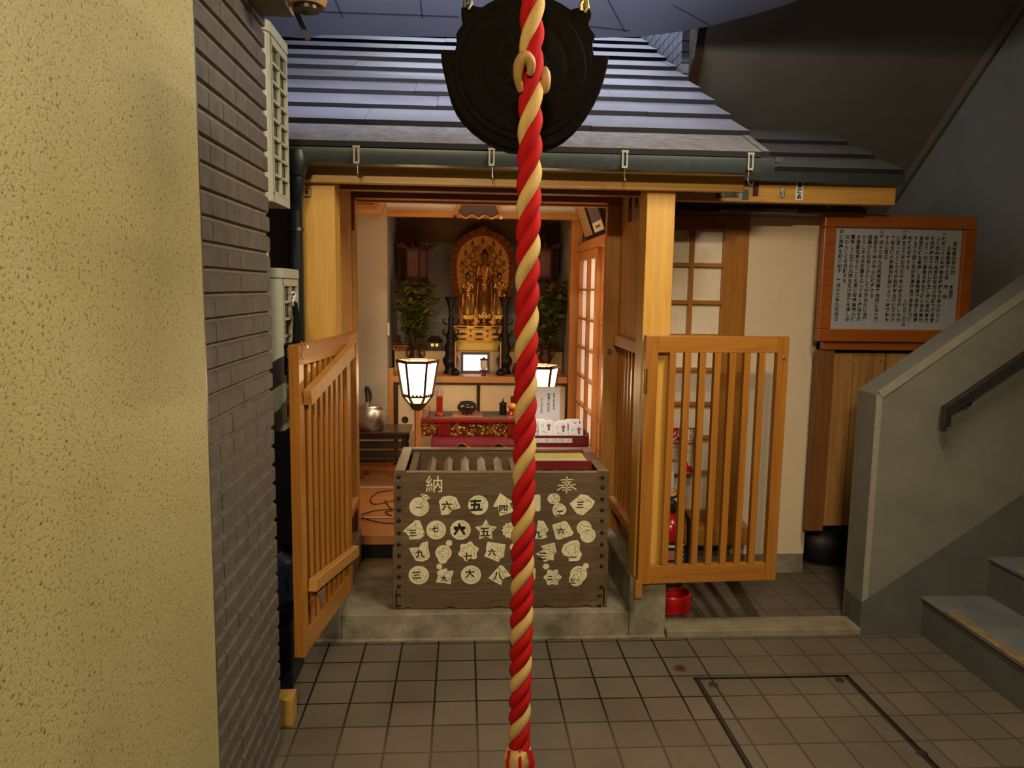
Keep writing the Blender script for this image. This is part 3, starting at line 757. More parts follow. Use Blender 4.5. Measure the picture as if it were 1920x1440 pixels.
# small things low on the left
p = PZ(537, 1362, 0)
p = PZ(549, 1364, 0); y_ = max(p.y, 2.345)
b = MB('yellow_wood', (p.x - .03, y_, 0)); b.box(p.x - .07, p.x, y_, y_ + .07, 0, .10)
tag(b.build('wood_block', bevel=.005), 'small yellow wooden block on the tiles at the end of the brick-tile wall', 'block')
tj = t = thing('water_jug', 'dark blue plastic jug half hidden behind the left gate', 'jug', (-.70, 2.78, .301))
b = MB('black_plastic', (-.72, 2.78, 0)); b.box(-.86, -.61, 2.68, 2.88, 0, .27); b.box(-.87, -.60, 2.67, 2.89, .27, .30)
tag(b.build('storage_crate', bevel=.006), 'black crate on the ground behind the left gate, under the blue jug', 'crate')
t = tj
b = MB('blue_plastic', t.location); b.lathe([(.07, .301), (.085, .31), (.09, .34), (.09, .42), (.08, .455), (.04, .48), (.035, .49)], (-.70, 2.78, 0), 20); b.build('body', t, smooth=True)
b = MB('steel_dull', t.location); b.tube([(-.64, 2.715, .40), (-.618, 2.705, .43), (-.612, 2.715, .38)], .006, 8); b.build('handle', t)
b = MB('rubber', t.location); b.lathe([(.038, .49), (.038, .51), (.0, .51)], (-.70, 2.78, 0), 16, caps=False); b.build('cap', t)

# ---- big gong on two chains
GYC = 1.66
def gp(x, y): return PY(800 + x / 3.84, y / 3.84, GYC)
outline = [(600, 0), (640, -8), (700, -12), (760, -10), (840, 2), (900, 24), (960, 55), (1010, 88), (1030, 100), (1060, 90), (1100, 80), (1140, 84), (1165, 98), (1175, 128), (1168, 160), (1155, 190), (1157, 212), (1166, 232), (1186, 258), (1202, 284), (1192, 312), (1182, 335), (1183, 380), (1192, 425), (1212, 440), (1250, 436), (1295, 430), (1293, 462), (1285, 510), (1262, 600), (1232, 690), (1190, 780), (1135, 870), (1070, 950), (990, 1018), (900, 1066), (800, 1092), (700, 1100), (600, 1090), (500, 1058), (410, 1005), (330, 945), (265, 880), (215, 810), (175, 720), (148, 620), (122, 510), (108, 440), (104, 394), (140, 400), (180, 402), (205, 392), (214, 350), (221, 315), (219, 290), (214, 268), (232, 236), (256, 205), (264, 170), (254, 120), (249, 92), (262, 68), (292, 60), (325, 66), (360, 78), (395, 82), (440, 52), (490, 26), (550, 6)]
gc = gp(690, 520)
gg = thing('temple_gong', 'large dark bronze flat round temple gong hanging behind the rope', 'gong', gc)
OUT = [gp(x, y) for x, y in outline]
b = MB('bronze_dark', gc)
n = len(OUT)
def ring(sc, dy): return [Vector((gc.x + (p.x - gc.x) * sc, GYC + dy, gc.z + (p.z - gc.z) * sc)) for p in OUT]
rings = [ring(.96, .032), ring(1, .028), ring(1, -.022), ring(.985, -.028)]
vs = [p for r_ in rings for p in r_]; fs = []
for i in range(3):
    for k in range(n): fs.append((i * n + k, i * n + (k + 1) % n, (i + 1) * n + (k + 1) % n, (i + 1) * n + k))
fs += [tuple(range(n)), tuple(range(3 * n, 4 * n))[::-1]]
b.add(vs, fs); b.build('gong_body', gg, smooth=True, angle=30)
b = MB('bronze_dark', gc)
def disc(prof):   # concentric relief on the front
    o = MB('bronze_dark'); o.lathe(prof, (0, 0, 0), 64); b.add([Vector((gc.x + v.x, GYC - .028 - v.z, gc.z + v.y)) for v in o.v], o.f)
rad = (gp(1195, 520) - gc).x
disc([(rad * .97, .0), (rad * .96, .005), (rad * .90, .006), (rad * .88, .0055), (rad * .86, .0075), (rad * .62, .012), (rad * .60, .0117), (rad * .57, .0135), (rad * .34, .017), (rad * .32, .0167), (rad * .30, .0185), (0.004, .020)])
b.build('striking_face', gg, smooth=True, angle=20)
for (x, y) in ((300, 90), (1118, 110)):
    p = gp(x, y); b = MB('brass' if x > 900 else 'steel_dull', gc)
    b.tube([p + Vector((0, -.034, -.006)), p + Vector((.006, -.036, .002)), p + Vector((.004, -.034, .014)), p + Vector((0, -.030, .03)), p + Vector((.002, -.02, .06)), p + Vector((.003, 0, .10)), p + Vector((.003, 0, .35))], .0042, 8)
    b.tube([p + Vector((-.006, -.034, -.003)), p + Vector((-.008, -.034, .008)), p + Vector((-.002, -.03, .02))], .0042, 8)
    b.build('hanging_hook', gg, smooth=True)

# ---- twisted red and cream bell rope
RX, RY = .1235, 1.50
ccs = [-128, 39, 206, 355, 490, 628, 752, 866, 986, 1085, 1180, 1272, 1362, 1452]
zz = [PY(990, y, RY - .02).z for y in ccs]
rp = thing('bell_rope', 'thick twisted red and cream rope hanging down the middle in front of the gong', 'rope', (RX, RY, .50))
def phase(z):
    for i in range(len(zz) - 1):
        if zz[i] >= z >= zz[i + 1] or (i == 0 and z > zz[0]) or (i == len(zz) - 2 and z < zz[-1]):
            return -90 - 360 * (i + (zz[i] - z) / (zz[i] - zz[i + 1]))
ztop, zbot = 2.12, PY(975, 1404, RY).z
for s_, mt in ((0, 'rope_cream'), (1, 'rope_red'), (2, 'rope_red')):
    b = MB(mt, rp.location); pts = []; N = 420
    for i in range(N + 1):
        z = ztop + (zbot - ztop) * i / N; a = R(phase(z) + s_ * 120)
        w_ = .0118 + .0006 * math.sin(z * 9)
        pts.append((RX + w_ * math.cos(a) - .004 * (2.0 - z) * .3, RY + w_ * math.sin(a), z))
    b.tube(pts, .0122, 14); b.build('strand', rp, smooth=True, angle=60)
kz = PY(988, 140, RY).z
b = MB('rope_knot', rp.location)
kx = PY(984, 140, RY - .03).x
kc = [Vector(v_) for v_ in ((kx - .006, RY - .016, kz - .034), (kx - .012, RY - .027, kz - .014), (kx - .011, RY - .034, kz + .008), (kx - .001, RY - .036, kz + .022), (kx + .009, RY - .034, kz + .014), (kx + .011, RY - .031, kz + .001), (kx + .008, RY - .026, kz - .008))]
kp_ = []
for i in range(len(kc) - 1):
    p_, q_, r_, t_ = kc[max(i - 1, 0)], kc[i], kc[i + 1], kc[min(i + 2, len(kc) - 1)]
    kp_ += [.5 * (2 * q_ + (r_ - p_) * u + (2 * p_ - 5 * q_ + 4 * r_ - t_) * u * u + (-p_ + 3 * q_ - 3 * r_ + t_) * u ** 3) for u in (0, .2, .4, .6, .8)]
b.tube(kp_, [.006 + .005 * math.sin(math.pi * i / (len(kp_) - 1)) for i in range(len(kp_))], 14)
b.ball((PY(1022, 152, RY).x, RY + .004, kz - .008), .013, 14, .9, .8, 2.0)
b.build('knot', rp, smooth=True, angle=60)
b = MB('rope_cream', rp.location)
bx_ = PY(971, 1430, RY).x
b.lathe([(.012, -.16), (.026, -.15), (.029, -.09), (.024, -.05), (.029, -.018), (.026, .004), (.012, .012)], (bx_, RY, zbot), 20)
b.ball((bx_ - .016, RY - .008, zbot - .014), .015, 12); b.ball((bx_ + .014, RY - .012, zbot - .018), .014, 12)
b.build('tassel_head', rp, smooth=True, angle=60)
b = MB('rope_red', rp.location)
for dx_, sgn in ((-.022, -1), (.002, .2), (.022, 1), (.027, 1)):
    b.tube([(bx_ + dx_ * .9, RY - .018, zbot + .008), (bx_ + dx_ * 1.1, RY - .030, zbot - .012), (bx_ + dx_ * 1.0, RY - .032, zbot - .03), (bx_ + dx_ * 1.15, RY - .026, zbot - .06), (bx_ + dx_ * 1.2, RY - .024, zbot - .15)], .0035, 8)
b.build('binding_cord', rp, smooth=True, angle=60)

# ---- information board on the right
SY = 3.66
s0 = PY(1546, 401, SY); s1 = PY(1832, 405, SY); s2 = PY(1530, 640, SY)
L, Rr, T, B = s0.x, s1.x, s0.z, s2.z
sg = thing('information_board', 'white board of vertical black writing in a red-brown frame on the right', 'sign', ((L + Rr) / 2, SY, B))
fw = .062
def fr(nm, *bx): b = MB('frame_red', sg.location); b.box(*bx); b.build(nm, sg, bevel=.006)
fr('frame_rail', L, Rr, SY - .012, SY + .03, T - fw, T); fr('frame_rail', L, Rr, SY - .012, SY + .03, B, B + fw)
fr('frame_stile', L, L + fw, SY - .010, SY + .03, B + fw, T - fw); fr('frame_stile', Rr - fw, Rr, SY - .010, SY + .03, B + fw, T - fw)
b = MB('sign_white', sg.location); b.box(L + fw, Rr - fw, SY + .008, SY + .014, B + fw, T - fw)
cols = ['　　信州善光寺別院　　本堂殿', '　　　月島開運観世音　縁　起', '一昭和二十六年陽春岩﨑鋼氏の呼びかけに', '　より西仲通り商店街有志の発願で観音堂', '　を岩﨑鋼氏敷地内に建立し時に信州善光', '　寺より一光三尊善光寺如来様に信州善光', '　音菩薩様を奉還し月島開運観音堂と開運', '　する爾来国土安穏家運隆昌観音堂を創建', '　利鎮を祈求する　　　　　　と現世二世の', '二還立以来半世紀五十年の歳月を経し今日', '　に至ったところ今般岩﨑家五代仁又氏の', '　敷地全域の再開発計画により一時移転を', '　するに至る', '三平成十三年九月再開発事業完成に当り観', '　音堂を敷地の中心に鎮座する', '　国豊かに民安らかにして四海永久に済平', '　たらしめる為慈慧を以って永く魔障を除', '　き道富増長せんことを更に有縁無縁の諸', '　霊等しく如来の光綱を受け安楽を得しめ', '　給わんことを祈願する', '茲に落慶を期に記す　平成十三年九月吉日']
b.use('ink'); iw = (Rr - fw) - (L + fw); ih = T - B - 2 * fw
cw = iw / (len(cols) + 1.3); chh = (ih * .93) / 19.5
for i, t_ in enumerate(cols):
    x_ = Rr - fw - cw * (i + 1.15)
    for j, ch in enumerate(t_):
        if ch == '　': continue
        b.text(ch, chh * .95, lambda x, y: (x_ + x, SY + .0072, T - fw - chh * (j + 1.25) + y), bold=.0006)
b.build('panel', sg)
# plank fence under the board
pf0, pf1 = PY(1528, 985, 3.72), PY(1590, 660, 3.72)
zb_ = PY(1590, 985, 3.72).z; zt_ = PY(1590, 662, 3.72).z
fn_ = thing('plank_fence', 'knotty pine plank fence under the information board, behind the stair wall', 'fence', (2.0, 3.72, zb_))
b = MB('fence_post', fn_.location); xl = PY(1527, 800, 3.70).x
b.box(xl - .012, xl + .075, 3.69, 3.73, zb_ - .02, B - .045); b.build('post', fn_, bevel=.003)
b = MB('frame_red', fn_.location); b.box(xl + .01, Rr, 3.675, 3.72, B - .042, B - .005); b.build('rail', fn_, bevel=.003)
x_ = xl + .078
for k in range(7):
    w_ = (.115, .165, .15, .16, .15, .16, .15)[k]
    b = MB('pine_plank', fn_.location); b.box(x_, x_ + w_ - .006, 3.715 + .006 * (k % 2), 3.735 + .006 * (k % 2), zb_, zt_)
    b.use('ink')
    for zz_ in (zt_ - .04, (zt_ + zb_) / 2, zb_ + .1): b.box(x_ + w_ - .03, x_ + w_ - .024, 3.713 + .006 * (k % 2), 3.716, zz_, zz_ + .006)
    b.build('plank', fn_, bevel=.002); x_ += w_
b = MB('void_dark', fn_.location); b.box(xl + .078, Rr, 3.745, 3.75, zb_, B - .045); b.build('backing', fn_)
# black bagged bundle under the fence
t = thing('bagged_bundle', 'black plastic covered bundle on the ground under the plank fence', 'bundle', (1.98, 3.9, 0))
b = MB('black_plastic', t.location)
for c_, r_, sx_, sy_, sz_ in (((1.98, 3.92, .12), .12, 1.5, 1, 1), ((2.18, 3.95, .13), .13, 1.2, 1, 1), ((1.86, 3.98, .16), .14, .7, .8, 1.1), ((2.05, 3.98, .22), .12, 1.4, .8, .9)): b.ball(c_, r_, 16, sx_, sy_, sz_)
b.build('cover', t, smooth=True, angle=60)
b = MB('steel_dull', t.location); b.tube([PY(x, y, 3.80) for x, y in ((1612, 1005), (1618, 1028), (1632, 1042), (1645, 1036), (1655, 1020))], .003, 8); b.build('reflection_arc', t, smooth=True)  # pale steel arc stands in for a reflection beside the bundle

# ---- handrail on the stair wall
HY = 2.98
ra, rb = PY(1775, 770, HY), PY(1925, 668, HY)
d_ = (rb - ra).normalized(); far = ra + d_ * 1.1
t = thing('handrail', 'dark flat metal handrail fixed to the grey stair wall', 'handrail', ra)
b = MB('steel_dull', ra); b.bar(ra, far, .03, .042); b.build('rail', t, bevel=.003)
b = MB('steel_dull', ra); b.box(ra.x - .016, ra.x + .014, HY - .0151, HY + .0151, ra.z - .065, ra.z + .02); b.build('end_plate', t, bevel=.003)
for k in (.12, .80):
    q_ = ra + d_ * k; b = MB('dark_iron', ra)
    b.tube([q_ + Vector((0, 0, -.022)), q_ + Vector((0, .005, -.045)), q_ + Vector((0, .05, -.052)), (q_.x, PF + .001, q_.z - .052)], .008, 10); b.lathe([(.022, 0), (.022, .01)], (0, 0, 0), 16)
    nn = 32
    for i in range(len(b.v) - nn, len(b.v)): v_ = b.v[i]; b.v[i] = Vector((q_.x + v_.x, PF + .001 - v_.z, q_.z - .052 + v_.y))
    b.build('wall_bracket', t, smooth=True)

# ---- fire extinguisher and its notice
ep = PZ(1272, 1128, 0); ex, ey = .965, 3.37
t = thing('extinguisher_stand', 'round red ring base on the alley floor holding the fire extinguisher', 'stand', (ex, ey, 0))
b = MB('ext_red', t.location); b.lathe([(.098, .001), (.102, .004), (.095, .075), (.090, .080), (.086, .075), (.09, .012), (.03, .010)], (ex, ey, 0), 32); b.build('ring_base', t, smooth=True)
b = MB('paper_white', t.location); pz0 = .02; b.box(ex + .0, ex + .022, ey + .088, ey + .092, .08, .62)
b.build('upright', t)
nb = thing('extinguisher_notice', 'red and white fire extinguisher notice seen through the gate bars', 'sign', (ex, 3.45, .6))
n0, n1 = PY(1238, 803, 3.45), PY(1306, 889, 3.45)
b = MB('sign_white', nb.location); b.use('card_cream').box(n0.x, n1.x, 3.463, 3.467, n1.z, n0.z); b.use('sign_red').box(n0.x, n1.x, 3.4615, 3.4632, n0.z - (n0.z - n1.z) * .36, n0.z)
Wn = n1.x - n0.x; Hn = n0.z - n1.z; cx_ = (n0.x + n1.x) / 2
b.use('paper_white').text('消火器', Wn * .31, lambda x, y: (cx_ + x, 3.461, n0.z - Hn * .24 + y), bold=.0012)
b.text('FIRE EXTINGUISHER', Wn * .10, lambda x, y: (cx_ + x, 3.461, n0.z - Hn * .33 + y), bold=.0004)
b.use('ink_grey')
for k, t_ in enumerate(('使用方法', '安全ピンを引き抜く', 'ホースをはずし')): b.text(t_, Wn * .085, lambda x, y: (cx_ + x, 3.4625, n0.z - Hn * (.45 + .09 * k) + y))
b.use('sign_red'); b.text('火元に向ける', Wn * .12, lambda x, y: (cx_ - Wn * .15 + x, 3.4625, n0.z - Hn * .76 + y), bold=.0006)
b.prism([(cx_ + Wn * f, 3.4628, n0.z - Hn * g_) for f, g_ in ((.12, .80), (.12, .75), (.28, .75), (.28, .82), (.40, .86), (.40, .91), (.46, .93), (.46, .985), (.12, .985))], (0, -.0006, 0))
b.use('ink').tube([(cx_ - Wn * .40, 3.462, n0.z - Hn * .83), (cx_ - Wn * .33, 3.462, n0.z - Hn * .93), (cx_ - Wn * .2, 3.462, n0.z - Hn * .97)], .0022, 6)
b.build('notice_panel', nb)
xt = thing('fire_extinguisher', 'red fire extinguisher standing behind the gate, with a black hose and yellow pin', 'fire extinguisher', (ex, ey, .012))
b = MB('ext_red', xt.location)
b.lathe([(.06, .013), (.066, .02), (.066, .36), (.062, .40), (.045, .43), (.02, .445), (.018, .46)], (ex - .01, ey, 0), 28); xc = b.build('cylinder', xt, smooth=True)
b = MB('black_plastic', xt.location)
o = MB('x'.replace('x', 'ink'))
def arc(r_, a0, a1, z0, z1, mat, bb):
    bb.use(mat); n_ = 10; vs = []
    for i in range(n_ + 1):
        a = R(a0 + (a1 - a0) * i / n_)
        for z_ in (z0, z1): vs.append((ex - .01 + r_ * math.cos(a), ey + r_ * math.sin(a), z_))
    bb.add(vs, [(2 * i, 2 * i + 2, 2 * i + 3, 2 * i + 1) for i in range(n_)])
lb = MB('ink', xt.location)
arc(.0665, 200, 330, .12, .335, 'ink', lb)
for k in range(3): arc(.0668, 232, 290, .25 - .055 * k, .293 - .055 * k, 'pink_cloth', lb)
arc(.0668, 240, 280, .308, .318, 'paper_white', lb)
for k in range(9): arc(.0668, 318, 326, .13 + .022 * k, .14 + .022 * k, 'paper_white', lb)
lb.build('label_band', xc, smooth=True)
b = MB('black_plastic', xt.location); hx = ex - .01
b.lathe([(.022, .455), (.024, .50), (.015, .51)], (hx, ey, 0), 16); b.bar((hx - .02, ey, .51), (hx + .06, ey - .01, .555), .018, .010); b.bar((hx - .02, ey, .495), (hx + .06, ey - .01, .50), .018, .010); b.build('lever', xt, smooth=True)
b = MB('black_plastic', xt.location); b.tube([(hx + .01, ey - .02, .48), (hx + .03, ey - .06, .49), (hx + .06, ey - .075, .44), (hx + .068, ey - .06, .34), (hx + .07, ey - .05, .2)], .009, 10); b.build('hose', xt, smooth=True)
b = MB('card_yellow', xt.location); b.use('orange_cloth'); cpts = [(hx - .002 + .018 * math.cos(a), ey - .02, .555 + .018 * math.sin(a)) for a in [2 * math.pi * i / 16 for i in range(17)]]; b.tube(cpts, .005, 8); b.build('safety_pin', xt, smooth=True)
b = MB('steel', xt.location); b.lathe([(.008, 0), (.008, .02)], (hx + .008, ey - .026, .475), 10); b.build('gauge', xt)

# name slips on the right fascia beam
for k, (px, py, w_, h_, bg, fg, t_) in enumerate(((1348, 362, 9, 20, 'ink_grey', 'ink', '正'), (1371, 364, 26, 14, 'ink_grey', 'ink', '二月'), (1398, 365, 11, 20, 'steel_dull', 'ink_grey', '中村'), (1417, 355, 9, 26, 'dark_red_lacquer', 'ink', '○口'), (1467, 362, 9, 20, 'pebble_grey', 'paper_white', '武八'), (1499, 358, 12, 34, 'paper_white', 'ink', 'まさる'))):
    a_ = PY(px - w_ / 2, py - h_ / 2, 3.459); c_ = PY(px + w_ / 2, py + h_ / 2, 3.459)
    cx_ = (a_.x + c_.x) / 2
    b = MB(bg, (cx_, 3.459, c_.z)); b.box(a_.x, c_.x, 3.4585, 3.4597, c_.z, a_.z); b.use(fg)
    H1 = a_.z - c_.z; n_ = len(t_)
    if h_ > w_:
        for j, ch in enumerate(t_): b.text(ch, H1 / n_ * .95, lambda x, y: (cx_ + x, 3.458, a_.z - H1 / n_ * (j + .86) + y), bold=.0016 if k == 5 else .0004)
    else: b.text(t_, H1 * .8, lambda x, y: (cx_ + x, 3.458, c_.z + H1 * .2 + y), bold=.001)
    if k == 1: b.use('sign_white').box(c_.x + .001, c_.x + .02, 3.4585, 3.4597, c_.z, a_.z)
    tag(b.build('name_slip'), ['dark slip on the fascia beam, leftmost of the row', 'wide dark slip with a pale end on the fascia beam', 'grey bordered slip on the fascia beam', 'dark red slip with a ring mark on the fascia beam', 'small faded slip with pale letters on the fascia beam', 'white slip with bold black letters, rightmost on the fascia beam'][k], 'sticker', 'name slips on the fascia beam')

# ================================================================== OFFERTORY BOX
BY = 3.115
tl, tr_ = PY(738, 888, BY), PY(1140, 889, BY)
bl = PY(737, 1145, BY)
L, Rr, T, B = tl.x, tr_.x + .006, tl.z, .113
BD = .50
ob = thing('offertory_box', 'grey-brown wooden offertory box with slatted top and cream painted emblems on its front', 'box', ((L + Rr) / 2, BY, B))
o_ = ob.location
zr = PY(900, 1107, BY).z
b = MB('old_wood', o_); b.box(L, Rr, BY, BY + .03, zr + .002, T - .0)
b.box(L + .012, Rr - .012, BY + .0301, BY + .04, zr + .01, T - .06)
def bp(x, y): p = PY(700 + x / 3.84, 820 + y / 3.84, BY - .0006); return (p.x, p.z)
S = (bp(1000, 600)[0] - bp(900, 600)[0]) / 100
def shape(cx, cz, pts, mat='cream_paint', lift=.0006): b.use(mat); b.ngon([(cx + x, BY - lift, cz + z) for x, z in pts])
def line(cx, cz, pts, w=1.7, mat='stain', lift=.001):
    b.use(mat)
    for (x0, z0), (x1, z1) in zip(pts, pts[1:]):
        d = Vector((x1 - x0, z1 - z0)); 
        if d.length == 0: continue
        n_ = Vector((-d.y, d.x)).normalized() * w * S / 2
        b.ngon([(cx + x0 * S + n_.x, BY - lift, cz + z0 * S + n_.y), (cx + x1 * S + n_.x, BY - lift, cz + z1 * S + n_.y), (cx + x1 * S - n_.x, BY - lift, cz + z1 * S - n_.y), (cx + x0 * S - n_.x, BY - lift, cz + z0 * S - n_.y)])
def blob(r, lobes=0, amp=0, n=36, rot=0, sx=1, sz=1): return [(r * S * (1 + amp * math.cos(lobes * a)) * math.cos(a + rot) * sx, r * S * (1 + amp * math.cos(lobes * a)) * math.sin(a + rot) * sz) for a in [2 * math.pi * i / n for i in range(n)]]
def polyz(pts): return [(x * S, -z * S) for x, z in pts]
def num(cx, cz, ch, size, dx=0, dz=0, bold=.0022, rot=0.0):
    b.use('ink'); c_, s_ = math.cos(rot), math.sin(rot); h = size * S
    def fn(x, y):
        y -= h * .36
        return (cx + dx * S + x * c_ - y * s_, BY - .0014, cz - dz * S + x * s_ + y * c_)
    b.text(ch, h, fn, bold=bold)
def crack(cx, cz, r, k, pts=None):
    rg = random.Random(k)
    if pts:
        n_ = len(pts); sc = rg.uniform(.62, .8); i0 = rg.randrange(n_); m_ = max(3, int(n_ * rg.uniform(.5, .8)))
        line(cx, cz, [(pts[(i0 + j) % n_][0] / S * sc + 4, pts[(i0 + j) % n_][1] / S * sc) for j in range(m_)], 2.0)
    for _ in range(4):
        a = rg.uniform(0, 6.28); a2 = a + rg.uniform(1.2, 2.2); bow = rg.uniform(.3, .7)
        q_ = [(r * .95 * ((1 - u) * math.cos(a) + u * math.cos(a2)) * (1 - bow * math.sin(math.pi * u)), r * .95 * ((1 - u) * math.sin(a) + u * math.sin(a2)) * (1 - bow * math.sin(math.pi * u))) for u in (0, .2, .4, .6, .8, 1)]
        line(cx, cz, q_, 1.9)
tri = [(0, -74), (68, 30), (20, 40), (60, 72), (-52, 72), (-40, 38), (-70, 26)]
star = [(p * math.sin(a), -p * math.cos(a)) for i in range(10) for p, a in [((82 if i % 2 == 0 else 44), math.pi * i / 5)]]
EM = [  # x, y, outline, numeral (char, size, dx, dz)
 (330, 500, blob(70), ('一', 40, -4, 6)), (550, 490, polyz([(-52, -62), (0, -72), (46, -58), (78, 18), (20, 34), (-8, 66), (-60, 72), (-70, 0), (-78, -30)]), ('六', 74, -20, 4)),
 (755, 488, blob(72), ('五', 92, -16, 2)), (940, 485, polyz([(-28, -86), (62, -22), (40, -8), (74, 52), (-30, 84), (-44, 16), (-78, 14)]), ('四', 70, -4, 32)),
 (1190, 475, polyz([(-40, -60), (-2, -66), (12, -56), (14, 50), (2, 60), (-40, 58)]), None), (1300, 442, blob(44, sx=1.05, sz=.9), None), (1338, 522, blob(50, 3, .04), ('二', 50, 6, 26)),
 (1505, 485, polyz([(-94, -8), (-14, -78), (34, -70), (92, -24), (70, 22), (4, 80), (-40, 64)]), ('三', 56, -16, 0)),
 (293, 665, polyz([(12, -72), (42, -66), (76, 28), (58, 34), (74, 44), (42, 68), (-30, 72), (-38, 46), (-60, 20), (-82, 12), (-48, -20)]), ('三', 58, -8, 24)),
 (452, 667, blob(70), ('七', 50, -6, -6)), (627, 667, blob(73, 20, .03, 80), ('六', 84, -6, -4)), (810, 670, polyz(star), ('五', 76, -6, 12)),
 (985, 670, blob(56, 12, .08, 72), None), (1205, 662, polyz([(-20, -66), (20, -62), (44, -20), (58, 6), (36, 30), (50, 62), (10, 72), (-40, 70)]), ('九', 66, -26, 34)),
 (1362, 670, polyz([(-76, -42), (14, -72), (34, -60), (82, 20), (70, 38), (-30, 72), (-48, 62)]), ('六', 52, -10, 4)),
 (1518, 652, blob(54), None), (1545, 705, blob(56), None),
 (335, 825, polyz([(-78, -28), (-40, -34), (-8, -32), (14, -68), (58, -78), (58, -40), (72, 30), (58, 56), (20, 72), (-28, 66), (-50, 30)]), ('九', 62, 2, 12)),
 (505, 832, blob(58), None), (500, 878, blob(34), None), (545, 762, blob(23), None), (685, 822, blob(68, 6, .12, 72, .3), ('七', 62, -6, 40)),
 (875, 822, polyz([(-54, -74), (20, -62), (78, -52), (70, -10), (66, 40), (38, 54), (28, 80), (-20, 58), (-78, 34), (-62, 0), (-66, -20)]), ('六', 56, -22, 6)),
 (1010, 790, blob(28), None), (1252, 828, polyz([(-48, -48), (52, -74), (68, 0), (50, 10), (48, 62), (20, 56), (-20, 74), (-40, 40), (-84, 12), (-30, -20)]), ('三', 66, -36, 28)),
 (1428, 822, polyz([(-76, -10), (-60, -50), (-10, -80), (42, -86), (58, -60), (56, -16), (76, 22), (60, 64), (20, 82), (-20, 72), (-20, 40), (-60, 26)]), ('二', 60, 12, 60)),
 (327, 992, blob(73, sx=1, sz=.95), ('三', 62, -14, 0)), (475, 930, blob(21), None), (515, 1008, polyz([(-22, -62), (14, -68), (18, -48), (64, -50), (46, 8), (42, 52), (-20, 40), (-64, 38), (-50, -10), (-58, -44)]), ('大', 42, -8, 8)),
 (703, 990, blob(73, sz=.96), ('大', 66, -8, -12)), (912, 992, polyz([(0, -76), (24, -66), (80, 4), (20, 30), (12, 76), (-40, 50), (-84, 22), (-40, -30)]), ('八', 70, -14, 6)),
 (1160, 985, polyz([(-20, -40), (8, -46), (6, 40), (-20, 44)]), None), (1243, 930, blob(24, sz=.9), None), (1290, 1008, blob(58, 6, .14, 60), ('二', 40, -18, 4)),
 (1478, 985, blob(62), None), (1460, 1022, blob(52), ('三', 44, -26, 14)), (1530, 926, blob(22), None)]
for k, (ex_, ey_, pts, nm) in enumerate(EM):
    cx, cz = bp(ex_, ey_); shape(cx, cz, pts, lift=.0006 + .00002 * (k % 5))
    r_ = (max(p[0] for p in pts) - min(p[0] for p in pts)) / 2 / S
    if r_ > 40: crack(cx, cz, r_ * .8, k, pts)
    if nm: num(cx, cz, *nm, bold=.0028 if nm[1] > 80 else .0011, rot=.05 * ((k % 3) - 1))
cx, cz = bp(370, 425); shape(cx, cz, polyz([(-38, -22), (10, -14), (34, 4), (36, 14), (10, 26), (-10, 20), (-20, 0)])); line(cx, cz, [(-36, 20), (0, 0), (30, -8)], 4, 'ink')
b.use('cream_paint')
for ch, x_, y_ in (('納', 440, 338),):
    cx, cz = bp(x_, y_); h = 130 * S
    b.text(ch, h, lambda x, y: (cx + x, BY - .001, cz + y - h * .37), bold=.0002)
cx, cz = bp(1393, 342)
for st_, w_ in (([(-46, 36), (44, 40)], 7), ([(-36, 18), (34, 22)], 7), ([(-64, -4), (66, 2)], 8), ([(0, 62), (-4, 20), (-26, -14), (-70, -40)], 8), ([(6, 16), (34, -14), (70, -36)], 9), ([(-26, -22), (26, -19)], 7), ([(-34, -39), (34, -36)], 7), ([(0, -8), (0, -62)], 8)):
    line(cx, cz, st_, w_, 'cream_paint', .001)
b.build('front_panel', ob)
b = MB('old_wood', o_)
prof = [(L + .012, zr), (L + .012, B + .006)]
xx = L + .05
feet = []
for fx in (815 - 50, 845, 935, 1025, 1100):
    p = PY(fx, 1143, BY).x; feet += [(p - .022, B + .004), (p - .008, B + .011), (p + .006, B + .011), (p + .022, B + .004)]
prof += feet + [(Rr - .012, B + .006), (Rr - .012, zr)]
b.prism([(x, BY - .004, z) for x, z in prof], (0, .03, 0))
b.use('void_dark')
for px, py in ((747, 1116), (747, 1136), (1124, 1117), (1124, 1136)):
    p = PY(px, py, BY - .0045); b.box(p.x - .011, p.x + .011, BY - .0048, BY - .003, p.z - .006, p.z + .006)
b.build('bottom_rail', ob, bevel=.002)
for sx_ in (L, Rr - .03):
    b = MB('old_wood', o_); b.box(sx_, sx_ + .03, BY + .0305, BY + BD, B, T - .001); b.build('side_panel', ob, bevel=.003)
    x2 = L - .006 if sx_ == L else Rr - .006
    b = MB('old_wood', o_); b.box(x2, x2 + .012, BY - .003, BY + BD, B, B + .27); b.build('side_batten', ob, bevel=.003)
b = MB('old_wood', o_); b.box(L + .03, Rr - .03, BY + BD - .03, BY + BD, B, T - .001); b.build('back_panel', ob)
b = MB('old_wood_top', o_); b.box(L, L + .045, BY + .03, BY + BD, T, T + .008); b.build('top_edge', ob, bevel=.003)
b = MB('old_wood_top', o_); b.box(Rr - .045, Rr, BY + .03, BY + BD, T, T + .008); b.build('top_edge', ob, bevel=.003)
b = MB('old_wood_top', o_); b.box(L + .045, Rr - .045, BY + BD - .04, BY + BD, T, T + .008); b.build('top_edge', ob, bevel=.003)
b = MB('old_wood_top', o_); b.box(L + .048, Rr - .048, BY + .005, BY + .03, T + .0005, T + .006); b.build('top_edge', ob, bevel=.002)
b = MB('old_wood', o_); b.box(L + .055, L + .085, BY + .0405, BY + BD - .041, T - .05, T - .003); b.build('inner_rail', ob, bevel=.003)
